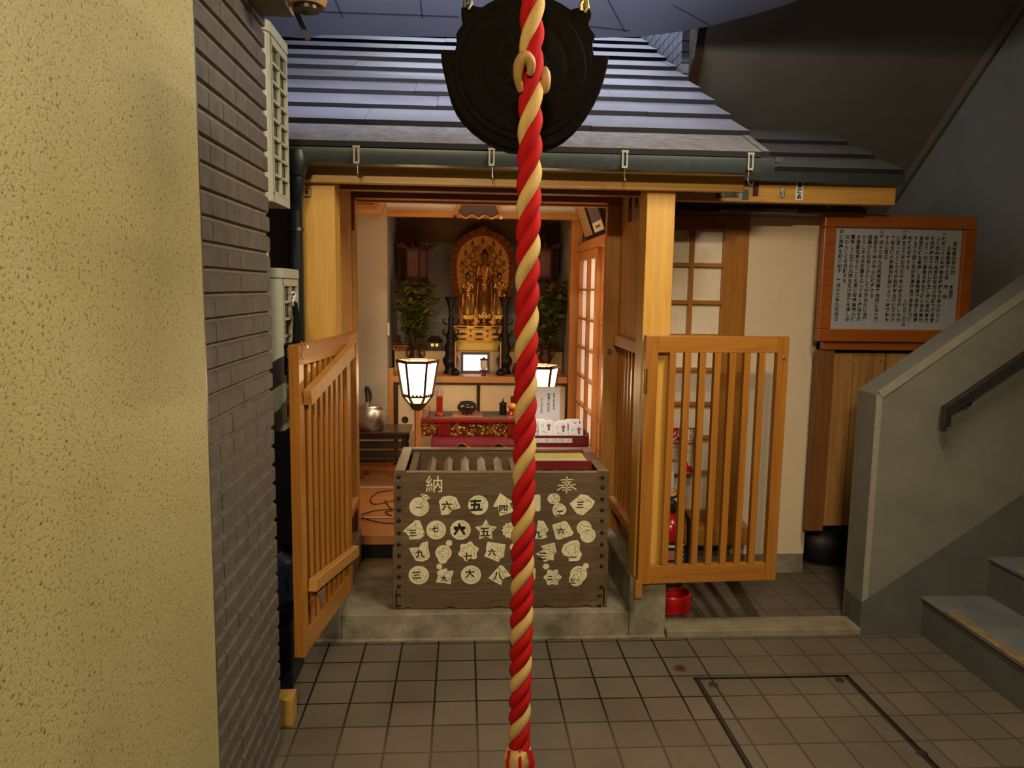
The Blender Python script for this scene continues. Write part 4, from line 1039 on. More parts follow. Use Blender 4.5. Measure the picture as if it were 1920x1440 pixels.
b = MB('ink_grey', o_); b.use('pebble_grey').box(L + .086, Rr - .086, BY + .0405, BY + BD - .041, T - .16, T - .155); b.build('coin_tray', ob)
xs = [PY(px, 880, BY + .05).x for px in (806, 838, 871, 905, 937, 970)]
pitch = (xs[4] - xs[0]) / 4
for k in range(10):
    x = xs[0] + pitch * k
    if x > Rr - .09: break
    b = MB('old_wood_top', o_); w = .018; y0, y1 = BY + .0405, BY + .36
    z0 = T - .052
    b.prism([(x - w, y0, z0), (x - w, y0, z0 + .030), (x, y0, z0 + .044), (x + w, y0, z0 + .030), (x + w, y0, z0)], (0, y1 - y0, 0)); b.build('slat', ob)
riv = None
for px, ys_ in ((748, (894, 913, 934, 956, 976, 999, 1020, 1041, 1062, 1081, 1099)), (1130, (895, 914, 935, 956, 976, 998, 1020, 1041, 1061, 1100))):
    for py in ys_:
        p = PY(px - (py - 894) * .012 * (1 if px > 900 else -.2), py, BY)
        if riv is None:
            rb_ = MB('dark_iron', (0, 0, 0)); rb_.ball((0, 0, 0), .0085, 12, 1, .7, 1); riv = rb_.build('rivet', ob, smooth=True, angle=80)
            q_ = riv
        else:
            q_ = riv.copy(); C.objects.link(q_); q_.parent = ob
        q_.location = Vector((p.x, BY - .001, p.z)) - o_

# amulet tray lying on the right end of the box
ty0, ty1 = BY + .045, BY + .26
tx0, tx1 = PY(985, 880, ty0).x, PY(1109, 880, ty0).x
tz = T + .0065
t = thing('paper_tray', 'shallow red tray with yellow-green printed paper on top of the offertory box', 'tray', ((tx0 + tx1) / 2, ty0, tz))
b = MB('dark_red_lacquer', t.location); w = .008; h = .036
b.box(tx0, tx1, ty0, ty0 + w, tz, tz + h); b.box(tx0, tx1, ty1 - w, ty1, tz, tz + h); b.box(tx0, tx0 + w, ty0 + w, ty1 - w, tz, tz + h); b.box(tx1 - w, tx1, ty0 + w, ty1 - w, tz, tz + h); b.box(tx0 + w, tx1 - w, ty0 + w, ty1 - w, tz, tz + .005)
b.build('tray', t)
b = MB('card_cream', t.location); b.box(tx0 + w + .001, tx1 - w - .001, ty0 + w + .001, ty1 - w - .001, tz + .006, tz + .026)
b.use('card_yellow').box(tx0 + w + .001, tx1 - w - .012, ty0 + .10, ty1 - .045, tz + .0262, tz + .0266)
b.use('ink')
for k in range(9): b.box(tx0 + .10 + k * .022, tx0 + .108 + k * .022, ty0 + .02, ty0 + .024, tz + .0262, tz + .0266)
b.build('printed_paper', t)

# ================================================================== INSIDE THE SHRINE
# stand with the box of packets, just behind the offertory box
ay0, ay1 = 3.665, 3.90
ax0, ax1 = PY(978, 830, ay0).x, PY(1104, 830, ay0).x
az0, az1 = PY(1050, 845, ay0).z, PY(1050, 817, ay0).z
t = thing('display_stand', 'pale wooden stand behind the offertory box carrying the red packet box', 'stand', ((ax0 + ax1) / 2, 3.8, FZ))
st = t.location
b = MB('pale_wood', st); b.box(ax0 + .02, ax1 - .02, ay0 + .10, ay1 + .07, az0 - .03, az0 - .001); b.build('top', t, bevel=.002)
b = MB('card_cream', st); b.box(ax0 + .02, ax1 - .02, ay0 + .10, ay1 - .02, az0 - .12, az0 - .031); b.build('apron', t)
for xx in (ax0 + .04, ax1 - .07):
    for yy in (ay0 + .105, ay1 - .05): b = MB('pale_wood', st); b.box(xx, xx + .03, yy, yy + .03, FZ, az0 - .121); b.build('leg', t)
t = thing('packet_box', 'open red lacquer box with a white caption strip, holding the paper packets', 'box', ((ax0 + ax1) / 2, ay0, az0))
b = MB('dark_red_lacquer', t.location); w = .008
b.box(ax0, ax1, ay0, ay0 + w, az0, az1); b.box(ax0, ax0 + w, ay0 + w, ay1, az0, az1 + .05); b.box(ax1 - w, ax1, ay0 + w, ay1, az0, az1 + .012); b.box(ax0 + w, ax1 - w, ay1 - w, ay1, az0, az1 + .03); b.box(ax0 + w, ax1 - w, ay0 + w, ay1 - w, az0, az0 + .006)
b.build('box_body', t)
b = MB('paper_white', t.location); c0, c1 = PY(985, 822, ay0 - .001), PY(1073, 830, ay0 - .001); b.box(c0.x, c1.x, ay0 - .0012, ay0 - .0002, c1.z, c0.z)
b.use('ink_grey').text('は、おさい銭でお受け致します', (c0.z - c1.z) * .72, lambda x, y: ((c0.x + c1.x) / 2 + .012 + x, ay0 - .0016, c1.z + (c0.z - c1.z) * .26 + y)); b.build('caption_strip', t)
pk = [(1024, 789, 3.70, -3, 1), (1052, 792, 3.71, 2, 1), (1081, 796, 3.695, -1, 1), (1009, 787, 3.73, 2, 1), (1060, 789, 3.76, 1, 0), (1074, 787, 3.79, -2, 0)]
base_me = None
pl = ['white paper packet with a red mark, front row left of three', 'white paper packet with a red mark, middle of the front row', 'white paper packet with a red mark, front row at the right end', 'white paper packet half hidden by the rope', 'white paper packet in the second row behind the middle one', 'white paper packet at the very back of the red box']
for k, (px, py, yy, rt, fr_) in enumerate(pk):
    p = PY(px, py, yy); h = p.z - (az0 + .007)
    t = thing('paper_packet', pl[k], 'packet', (p.x, yy, az0 + .0066), R(rt), 'paper packets in the red box')
    b = MB('paper_white'); w = .036
    b.hexa([(-w, 0, 0), (w, 0, 0), (w, .010, 0), (-w, .010, 0)], [(-w, .022, h), (w, .022, h), (w, .028, h), (-w, .028, h)]); b.build('envelope', t, bevel=.002)
    b = MB('ink_red'); tl_ = lambda x, z: (x, .022 * z / h - .0008, z)
    b.ngon([tl_(.004, h - .030), tl_(.026, h - .030), tl_(.024, h - .022), tl_(.015, h - .015), tl_(.006, h - .022)])
    b.use('ink_grey'); b.ngon([tl_(.010, h - .05), tl_(.020, h - .05), tl_(.020, h - .031), tl_(.010, h - .031)])
    for x_, z_ in ((-.012, .02), (-.016, .018), (-.02, .024)): b.ngon([tl_(x_, h - z_ - .012), tl_(x_ + .0012, h - z_ - .012), tl_(x_ + .0012, h - z_), tl_(x_, h - z_)])
    b.use('pink_cloth')
    for j in range(3): b.ngon([tl_(-.02, h - .05 - .004 * j), tl_(.008, h - .06), tl_(.008, h - .0608), tl_(-.02, h - .0508 - .004 * j)])
    b.build('print', t)
# white notice standing behind the packets
ny = 3.93
n0, n1 = PY(985, 726, ny), PY(1049, 800, ny)
t = thing('charm_notice', 'white upright notice with three lines of vertical writing beside the right lantern', 'sign', ((n0.x + n1.x) / 2, ny, az0 + .001))
zb = az0 + .0
b = MB('pale_wood', t.location); b.box(n0.x, n1.x + .026, ny + .004, ny + .03, zb, n0.z); b.build('board', t, bevel=.002)
b = MB('paper_white', t.location); b.box(n0.x, n1.x, ny + .0005, ny + .0038, zb, n0.z - .002); b.use('ink')
for x_, y_, sz, t_ in ((1039, 737, .0105, '商売繁盛大願成就'), (1029, 737, .0165, '開運小判お守'), (1016, 746, .0115, 'お一人様二百円')):
    p = PY(x_, y_, ny)
    for j, ch in enumerate(t_): b.text(ch, sz, lambda x, y: (p.x + x, ny, p.z - sz * 1.02 * (j + .9) + y), bold=.0002)
b.build('notice_sheet', t)

# ---- altar cabinet with sliding doors, shelf tier above
AY = 5.25
ca = thing('altar_cabinet', 'long built-in altar cabinet with cream sliding doors and an orange wood counter', 'cabinet', (.1, 5.4, FZ))
cl = ca.location
zc0, zc1 = PY(900, 718, AY).z, PY(900, 706, AY).z
xl, xr_ = -.505, .719
b = MB('inner_wood_x', cl); b.box(xl, xr_, AY, 5.56, zc0, zc1); b.build('counter', ca, bevel=.003)
b = MB('inner_wood_z', cl); b.box(xl - .006, xl + .028, AY - .012, AY + .05, FZ, PY(732, 690, AY).z); b.build('end_post', ca, bevel=.003)
b = MB('dark_wood', cl); b.box(xl + .03, xr_, AY + .01, AY + .035, zc0 - .017, zc0); b.build('top_rail', ca)
b = MB('dark_wood', cl); b.box(xl + .03, xl + .058, AY + .01, AY + .035, FZ, zc0 - .0175); b.build('edge_stile', ca)
b = MB('dark_wood', cl); b.box(xr_ - .03, xr_, AY + .01, AY + .035, FZ, zc0 - .0175); b.build('edge_stile', ca)
xm = PY(897, 740, AY).x
b = MB('fusuma', cl); b.box(xl + .0585, xm - .011, AY + .02, AY + .03, FZ + .02, zc0 - .018); d1 = b.build('sliding_door', ca)
b = MB('dark_wood', cl); b.box(xm - .0105, xm + .011, AY + .008, AY + .032, FZ + .02, zc0 - .018); b.build('meeting_stile', ca)
b = MB('fusuma', cl); b.box(xm + .0115, xr_ - .0305, AY + .02, AY + .03, FZ + .02, zc0 - .018); b.build('sliding_door', ca)
p = PY(759, 788, AY); b = MB('dark_wood', cl); o = MB('ink'); o.lathe([(.020, 0), (.024, 0), (.024, .004), (.018, .004), (.014, .001), (.0, .001)], (0, 0, 0), 24, caps=False)
b.add([Vector((p.x + v.x, AY + .0195 - v.z, p.z + v.y)) for v in o.v], o.f); b.build('door_pull', d1)
b = MB('dark_wood', cl); b.box(xl + .03, xr_, AY + .005, AY + .04, FZ + .001, FZ + .0195); b.build('bottom_rail', ca)
TY = 5.53; zt1 = PY(800, 658, TY).z
ti = thing('altar_tier', 'pale wooden step on the altar counter that carries the vases and the gilded dais', 'shelf', (.1, 5.7, zc1))
b = MB('pale_wood', ti.location); b.box(xl + .01, xr_ - .001, TY, 5.95, zc1 + .0005, zt1); b.build('step', ti, bevel=.004)

# ---- gilded dais and triad
gx = PY(909, 600, 5.7).x
zc_ = PY(896, 657, 5.60).z
t = thing('cloth_stand', 'low gold cloth covered bench under the gilded dais', 'stand', (gx, 5.72, zt1))
x0, x1_ = PY(855, 650, 5.56).x, PY(940, 650, 5.56).x
zt2 = PY(900, 641, 5.56).z
b = MB('gold_cloth', t.location); b.box(x0, x1_, 5.555, 5.90, zt1 + .0005, zt2); b.build('cloth', t, bevel=.004)
b = MB('gold_bright', t.location); b.box(x0 - .003, x1_ + .003, 5.548, 5.905, zt2 + .0003, zt2 + .006); b.build('edge_trim', t)
da = thing('altar_dais', 'gilded rectangular dais with dark lotus carvings under the statues', 'dais', (gx, 5.72, zt2))
zd0 = zt2 + .0065; zd1 = PY(900, 611, 5.58).z
xa, xb = x0 - .015, x1_ + .02
b = MB('gold', da.location)
H1 = zd1 - zd0
b.box(xa, xb, 5.565, 5.90, zd0, zd0 + H1 * .22); b.box(xa + .02, xb - .02, 5.58, 5.885, zd0 + H1 * .22, zd0 + H1 * .78); b.box(xa - .01, xb + .01, 5.56, 5.905, zd0 + H1 * .78, zd1); b.build('body', da, bevel=.002)
b = MB('dark_iron', da.location)
for k in range(3):
    cx = xa + (xb - xa) * (k + .5) / 3; cz = zd0 + H1 * .48
    for j in range(7):
        a = R(20 + 140 * j / 6); p_ = Vector((cx, 5.578, cz - .012)); e_ = p_ + Vector((math.cos(a) * .036, -.001, math.sin(a) * .026)); s_ = Vector((-math.sin(a), 0, math.cos(a))) * .005
        b.prism([p_, (p_ + e_) / 2 + s_, e_, (p_ + e_) / 2 - s_], (0, -.003, 0))
    for zz_ in (zd0 + H1 * .11, zd1 - H1 * .11):
        b.prism([(cx + .036 * math.cos(a), 5.563 if zz_ < zd0 + H1 * .5 else 5.558, zz_ + .006 * math.sin(a)) for a in [2 * math.pi * i / 16 for i in range(16)]], (0, -.002, 0))
for k in range(1, 3):
    cx = xa + (xb - xa) * k / 3
    for zz_ in (.33, .66): b.box(cx - .008, cx + .008, 5.576, 5.579, zd0 + H1 * zz_ - .005, zd0 + H1 * zz_ + .005)
b.build('lotus_carving', da)
b = MB('gold_bright', da.location)
for k in range(4):
    cx = min(max(xa + (xb - xa) * k / 3, xa + .03), xb - .03)
    for s_ in (-.016, .016): b.box(cx + s_ - .0015, cx + s_ + .0015, 5.5765, 5.5795, zd0 + H1 * .24, zd0 + H1 * .76)
b.build('panel_trim', da)

SYY = 5.74
def statue(name, label, px, ptop, pfeet, pbase, y, wide=.78, group=None):
    cx = PY(px, pfeet, y).x; zf = PY(px, pfeet, y).z; zh = PY(px, ptop, y).z; zb = zd1 + .0005
    t = thing(name, label, 'statue', (cx, y, zb), 0, group); h = zh - zf
    # one continuous figure: robe, sleeves, shoulders, neck, head and topknot merged
    b = MB('gold_robe', t.location)
    k = h * wide
    b.lathe([(.135 * k, 0), (.125 * k, .05 * h), (.105 * k, .18 * h), (.10 * k, .35 * h), (.108 * k, .46 * h), (.095 * k, .55 * h), (.118 * k, .66 * h), (.125 * k, .74 * h), (.085 * k, .79 * h), (.034 * k, .81 * h), (.034 * k, .835 * h)], (cx, y, zf), 24, 1, .62)
    for s_ in (-1, 1):
        b.tube([(cx + s_ * .115 * k, y, zf + .745 * h), (cx + s_ * .150 * k, y - .012, zf + .62 * h), (cx + s_ * .135 * k, y - .035 * 1, zf + .53 * h), (cx + s_ * .06 * k, y - .068, zf + .56 * h if s_ < 0 else zf + .50 * h)], [.046 * k, .044 * k, .036 * k, .022 * k], 12)
        b.tube([(cx + s_ * .140 * k, y - .02, zf + .56 * h), (cx + s_ * .150 * k, y - .015, zf + .38 * h), (cx + s_ * .158 * k, y - .01, zf + .20 * h), (cx + s_ * .15 * k, y, zf + .04 * h)], [.04 * k, .036 * k, .026 * k, .012 * k], 10)
    hr = .066 * h; b.ball((cx, y - .004, zf + .895 * h), hr, 16, .88, .95, 1.18); 
    b.ball((cx, y - .004 - .96 * hr, zf + .885 * h), .16 * hr, 8, .8, 1, 1.5)
    for s_ in (-1, 1): b.ball((cx + s_ * .88 * hr, y, zf + .885 * h), .22 * hr, 8, .5, .8, 2)
    o = b.build('figure', t, smooth=True, angle=60)
    rm = o.modifiers.new('remesh', 'REMESH'); rm.mode = 'VOXEL'; rm.voxel_size = .003; rm.use_smooth_shade = True
    b = MB('gold_bright', t.location)   # robe folds
    for j in range(-4, 5):
        x_ = j * .024 * k
        yf = lambda r_: y - .62 * math.sqrt(max(r_ * r_ - x_ * x_, 1e-5)) - .002
        b.tube([(cx + x_ * .9, yf(.100 * k), zf + .36 * h), (cx + x_, yf(.108 * k), zf + .18 * h), (cx + x_ * 1.15, yf(.13 * k), zf + .015 * h)], .0045 * max(.6, k * 2.2), 6)
    for j in range(3):
        b.tube([(cx + .09 * k * math.sin(a), y - .075 * k * math.cos(a) - .003, zf + (.60 - .05 * j - .04 * math.cos(a)) * h) for a in [R(-70 + 20 * i) for i in range(8)]], .0035, 6)
    b.build('robe_folds', t, smooth=True)
    b = MB('hair_dark', t.location)
    b.ball((cx, y + .010, zf + .930 * h), hr * 1.03, 14, .92, .92, .92); b.ball((cx, y + .004, zf + .995 * h), hr * .5, 12)
    for s_ in (-1, 1): b.box(cx + s_ * .36 * hr - .17 * hr, cx + s_ * .36 * hr + .17 * hr, y - .98 * hr - .003, y - .85 * hr, zf + .893 * h, zf + .899 * h)
    b.box(cx - .2 * hr, cx + .2 * hr, y - .95 * hr - .003, y - .8 * hr, zf + .856 * h, zf + .861 * h)
    b.build('hair', t, smooth=True)
    b = MB('gold_dark', t.location); hb = zf - zb; w_ = .150 * k
    b.lathe([(w_ * .95, 0), (w_ * .9, hb * .12), (w_ * .62, hb * .2), (w_ * .55, hb * .5), (w_ * .7, hb * .62), (w_ * 1.15, hb * .95), (w_ * 1.1, hb), (.001, hb)], (cx, y, zb), 24, 1, .7, caps=False)
    b.use('gold_bright')
    for r_ in range(3):
        for i in range(14):
            a = 2 * math.pi * (i + .5 * r_) / 14; rr = w_ * (.78 + .13 * r_)
            b.ball((cx + rr * math.cos(a), y + .7 * rr * math.sin(a), zb + hb * (.66 + .12 * r_)), .018 * max(k, .3) * 1.5, 8, 1, .7, 1.2)
    b.build('lotus_base', t, smooth=True)
    return t, cx, zf, h
t1, hx, hzf, hh = statue('deity_statue', 'tall gilded standing statue in front of the pointed halo', 908, 470, 588, 612, 5.77)
statue('attendant_statue', 'small gilded attendant statue on the left of the tall one', 877, 512, 590, 612, 5.66, .82, 'attendant statues')
statue('attendant_statue', 'small gilded attendant statue on the right, near the rope', 936, 512, 590, 612, 5.66, .82, 'attendant statues')
# halo
HY_ = 5.86
hl = thing('gilded_halo', 'pointed gilded halo panel with teardrop jewels behind the three statues', 'halo', (gx, HY_, zd1))
def hp(x, y):
    p = PY(720 + x / 7.385, 420 + y / 7.385, HY_); p.z = max(p.z, zd1 + .001); return p
oc = [(1372, 25), (1430, 60), (1500, 100), (1600, 140), (1690, 205), (1760, 290), (1795, 400), (1805, 540), (1800, 700), (1790, 850), (1740, 980), (1700, 1200), (1690, 1420), (1060, 1420), (1040, 1200), (1000, 1050), (960, 950), (930, 800), (926, 640), (928, 500), (945, 380), (985, 275), (1050, 200), (1150, 130), (1260, 85), (1320, 55)]
oc2 = [(1372, 165), (1470, 180), (1560, 230), (1650, 320), (1710, 430), (1735, 560), (1730, 720), (1715, 850), (1670, 980), (1630, 1200), (1620, 1420), (1120, 1420), (1105, 1200), (1070, 1000), (1030, 860), (1010, 700), (1005, 560), (1025, 430), (1075, 320), (1160, 235), (1270, 180)]
b = MB('gold_dark', hl.location); b.prism([hp(x, y) for x, y in oc], (0, .03, 0)); RIM = b
b = MB('gold', hl.location); b.prism([hp(x, y) + Vector((0, -.001, 0)) for x, y in oc2], (0, -.006, 0)); b.build('inner_panel', hl)
b = RIM
for i in range(len(oc)):
    a_, c_ = Vector((*oc[i], 0)), Vector((*oc[(i + 1) % len(oc)], 0))
    if oc[i][1] > 1100 or oc[(i + 1) % len(oc)][1] > 1250: continue
    m_ = max(1, int((c_ - a_).length / 62))
    for j in range(m_):
        q_ = a_.lerp(c_, j / m_); ctr = Vector((1366, 640, 0)); q_ = q_ + (ctr - q_).normalized() * 38
        p_ = hp(q_.x, q_.y); b.ball(p_ + Vector((0, -.006, 0)), .011, 8, random.uniform(.8, 1.3), .6, random.uniform(.8, 1.4))
        q2 = q_ + (ctr - q_).normalized() * 24 + Vector((random.uniform(-14, 14), random.uniform(-14, 14), 0)); b.ball(hp(q2.x, q2.y) + Vector((0, -.006, 0)), .007, 8, 1.2, .6, 1)
b.build('rim_panel', hl, smooth=True, angle=50)
for x, y in ((1372, 235), (1228, 275), (1518, 275), (1133, 400), (1610, 405), (1080, 545), (1660, 545)):
    p = hp(x, y + 8); b = MB('gold_dark', hl.location)
    b.lathe([(.001, -.019), (.010, -.016), (.0135, -.006), (.011, .006), (.005, .018), (.0015, .032)], p + Vector((0, -.010, 0)), 14, 1, .5); b.use('gold_bright').ball(p + Vector((0, -.016, -.005)), .006, 8, 1, .6, 1.3); b.build('jewel', hl, smooth=True)
for s_ in (-1, 1):
    b = MB('gold_robe', hl.location)
    for (cx_, cy_, r_, n_) in ((150, 430, 52, 1.2), (210, 520, 70, 1.1), (120, 560, 60, 1.4), (240, 640, 60, 1.2), (170, 690, 55, 1.3), (110, 350, 40, 1.3), (70, 330, 36, 1.1)):
        pts = [hp(1372 + s_ * (cx_ + r_ * (1 - .5 * u) * math.cos(6.28 * n_ * u)), cy_ + r_ * (1 - .5 * u) * math.sin(6.28 * n_ * u)) + Vector((0, -.010, 0)) for u in [i / 14 for i in range(15)]]
        b.tube(pts, .0035, 6)
    b.build('scroll_tracery', hl, smooth=True)

# ---- tall dark candle stands and thin candlesticks
def candle_tower(px, label):
    y = 5.42; cx = PY(px, 700, y).x; z0 = zc1 + .0005; zt_ = PY(px, 557, y).z; h = zt_ - z0
    t = thing('candle_stand', label, 'candle stand', (cx, y, z0), 0, 'tall candle stands')
    k = .001 * 60 / 60
    pr = [(.050, 0), (.052, .02), (.040, .06), (.043, .10), (.056, .14), (.058, .19), (.040, .24), (.036, .27), (.048, .31), (.044, .36), (.030, .41), (.028, .45), (.036, .48), (.030, .52), (.020, .56), (.018, .68), (.024, .71), (.015, .74), (.014, .84), (.018, .86), (.026, .90), (.032, .95), (.046, .995), (.044, 1.0), (.02, .97), (.001, .95)]
    b = MB('dark_iron', t.location); b.lathe([(r, u * h) for r, u in pr], (cx, y, z0), 24, caps=False); b.build('column', t, smooth=True, angle=50)
    b = MB('dark_iron', t.location)
    for s_ in (-1, 1):
        for u in (.50, .64):
            b.tube([(cx + s_ * .022, y, z0 + u * h), (cx + s_ * .05, y, z0 + (u + .02) * h), (cx + s_ * .055, y, z0 + (u + .07) * h), (cx + s_ * .038, y, z0 + (u + .08) * h)], [.007, .008, .006, .003], 8)
    b.build('ornament', t, smooth=True); return cx
cA = candle_tower(845, 'tall dark bronze candle stand left of the gilded dais'); cB = candle_tower(945, 'tall dark bronze candle stand right of the gilded dais, beside the rope')
def stick(px, label):
    y = 5.33; cx = PY(px, 700, y).x; z0 = zc1 + .0005
    t = thing('thin_candlestick', label, 'candlestick', (cx, y, z0), 0, 'thin candlesticks')
    b = MB('dark_iron', t.location); b.lathe([(.024, 0), (.034, .012), (.034, .024), (.022, .038), (.008, .046), (.006, .05)], (cx, y, z0), 20); b.build('foot', t, smooth=True)
    zt_ = PY(px, 640, y).z
    b = MB('floor_board', t.location); b.box(cx - .005, cx + .005, y - .005, y + .005, z0 + .046, zt_); b.build('rod', t)
    b = MB('dark_iron', t.location); b.ball((cx, y, zt_ + .018), .02, 12, 1.1, 1, .9); b.build('cup', t, smooth=True)
stick(854, 'thin brown candlestick with round foot, standing by the left tall candle stand'); stick(938, 'thin brown candlestick with round foot, standing by the right tall candle stand')

# ---- framed bright picture and lidded cup
y = 5.45; p0, p1 = PY(864, 660, y), PY(918, 702, y)
t = thing('picture_frame', 'small grey picture frame reflecting bright light, in the middle of the altar counter', 'picture frame', ((p0.x + p1.x) / 2, y, zc1))
zb = zc1 + .001
b = MB('bronze_vase', t.location)
b.use('pebble_grey')
for bx in ((p0.x, p0.x + .018, zb, p0.z), (p1.x - .018, p1.x, zb, p0.z), (p0.x + .018, p1.x - .018, zb, zb + .018), (p0.x + .018, p1.x - .018, p0.z - .018, p0.z)): b.box(bx[0], bx[1], y - .008, y + .008, bx[2], bx[3])
b.build('frame', t, bevel=.002)
b = MB('picture_glare', t.location); b.box(p0.x + .0185, p1.x - .0185, y - .002, y + .004, zb + .0185, p0.z - .0185); b.build('picture', t)
y = 5.31; cx = PY(907, 700, y).x; z0 = zc1 + .0005
t = thing('lidded_cup', 'small white glass cup with a dark lid on a red-brown pedestal', 'cup', (cx, y, z0))
b = MB('dark_red_lacquer', t.location); b.lathe([(.019, 0), (.020, .003), (.012, .014), (.012, .024), (.030, .036), (.032, .041), (.001, .040)], (cx, y, z0), 20); b.build('pedestal', t, smooth=True)
zt_ = PY(907, 671, y).z
b = MB('glass_cup', t.location); b.lathe([(.012, .042), (.020, .048), (.024, .066), (.024, zt_ - z0 - .016)], (cx, y, z0), 20); b.build('cup', t, smooth=True)
b = MB('black_lacquer', t.location); hz = zt_ - z0; b.lathe([(.028, hz - .0155), (.028, hz - .009), (.01, hz - .003), (.004, hz + .002), (.005, hz + .006), (.001, hz + .008)], (cx, y, z0), 20); b.build('lid', t, smooth=True)
y = 5.35; cx = PY(967, 700, y).x
t = thing('small_jar', 'tiny dark jar on the altar counter just left of the rope', 'jar', (cx, y, z0))
b = MB('dark_iron', t.location); b.lathe([(.012, 0), (.024, .015), (.026, .04), (.016, .06), (.012, .07), (.018, .08)], (cx, y, z0), 18); b.build('body', t, smooth=True)

# ---- bronze vases with leafy branches
def vase(px, label, lab2, side, seed):
    rg = random.Random(seed); y = 5.62; cx = PY(px, 660, y).x
    yv = 5.44; cx = PY(px, 680, yv).x; z0 = zc1 + .0005; zt_ = PY(px, 646, yv).z; h = zt_ - z0
    t = thing('bronze_vase', label, 'vase', (cx, yv, z0), 0, 'bronze vases')
    b = MB('bronze_vase', t.location); b.lathe([(.045, 0), (.050, .05 * h), (.028, .18 * h), (.030, .3 * h), (.048, .5 * h), (.044, .66 * h), (.030, .78 * h), (.036, .88 * h), (.056, .98 * h), (.056, h), (.046, .97 * h), (.024, .8 * h), (.001, .8 * h)], (cx, yv, z0), 24, caps=False); b.build('body', t, smooth=True, angle=60)
    b = MB('bronze_vase', t.location)
    for s_ in (-1, 1): b.tube([(cx + s_ * .034, yv, z0 + .85 * h), (cx + s_ * .06, yv, z0 + .82 * h), (cx + s_ * .062, yv, z0 + .6 * h), (cx + s_ * .044, yv, z0 + .55 * h)], .006, 8)
    b.build('handle', t, smooth=True)
    p = thing('leafy_branches', lab2, 'branches', (cx, yv, z0 + .8 * h), 0, 'leafy branch bundles')
    st = MB('stem', p.location); lf = MB('leaf_a', p.location); base = Vector((cx, yv, z0 + .80 * h + .004))
    zs_ = PY(px, 522, yv).z
    for k in range(30):
        a = rg.uniform(0, 2 * math.pi); sp = rg.uniform(.03, .19); hh_ = (zs_ - base.z) * rg.uniform(.55, 1.02) * (1 - .9 * max(0, sp - .10))
        dr = Vector((math.cos(a) * sp, math.sin(a) * sp * .55 - .01, 0)); pts = []
        b0 = base + Vector((math.cos(a) * .015, math.sin(a) * .015, 0))
        for i in range(7):
            u = i / 6; pts.append(b0 + dr * (u ** 1.3) + Vector((0, 0, hh_ * u)) + Vector((rg.uniform(-.006, .006), rg.uniform(-.006, .006), 0)) * (u > 0))
        st.tube(pts, [.0035 - .0004 * i for i in range(7)], 6)
        for i in range(26):
            u = .22 + .86 * rg.random(); u = min(u, 1); f_ = u * 6; j = min(int(f_), 5); c_ = pts[j].lerp(pts[j + 1], f_ - j)
            az = rg.uniform(0, 2 * math.pi); el = rg.uniform(-.3, .9); d_ = Vector((math.cos(az) * math.cos(el), math.sin(az) * math.cos(el), math.sin(el)))
            ln = rg.uniform(.042, .072); wd = ln * .27; s_ = d_.cross(Vector((rg.uniform(-.5, .5), rg.uniform(-.5, .5), 1))).normalized(); n_ = s_.cross(d_)
            lf.use(rg.choice(('leaf_a', 'leaf_a', 'leaf_b', 'leaf_b', 'leaf_c')))
            q0, q1, q2, q3 = c_, c_ + d_ * ln * .35, c_ + d_ * ln * .7, c_ + d_ * ln - n_ * ln * .12
            lf.add([q0, q1 + s_ * wd - n_ * .004, q2 + s_ * wd * .8 - n_ * .005, q3, q2 - s_ * wd * .8 - n_ * .005, q1 - s_ * wd - n_ * .004, q1, q2 - n_ * .002], [(0, 1, 6), (1, 2, 7, 6), (2, 3, 7), (3, 4, 7), (4, 5, 6, 7), (5, 0, 6)])
    st.build('stem', p, smooth=True); lf.build('foliage', p)['kind'] = 'stuff'
vase(779, 'flared bronze vase of leaves on the altar, behind the left lantern', 'bushy bundle of green leafy branches in the left vase', -1, 3)
vase(1022, 'flared bronze vase of leaves on the altar, behind the right lantern', 'bushy bundle of green leafy branches in the right vase, beside the rope', 1, 8)

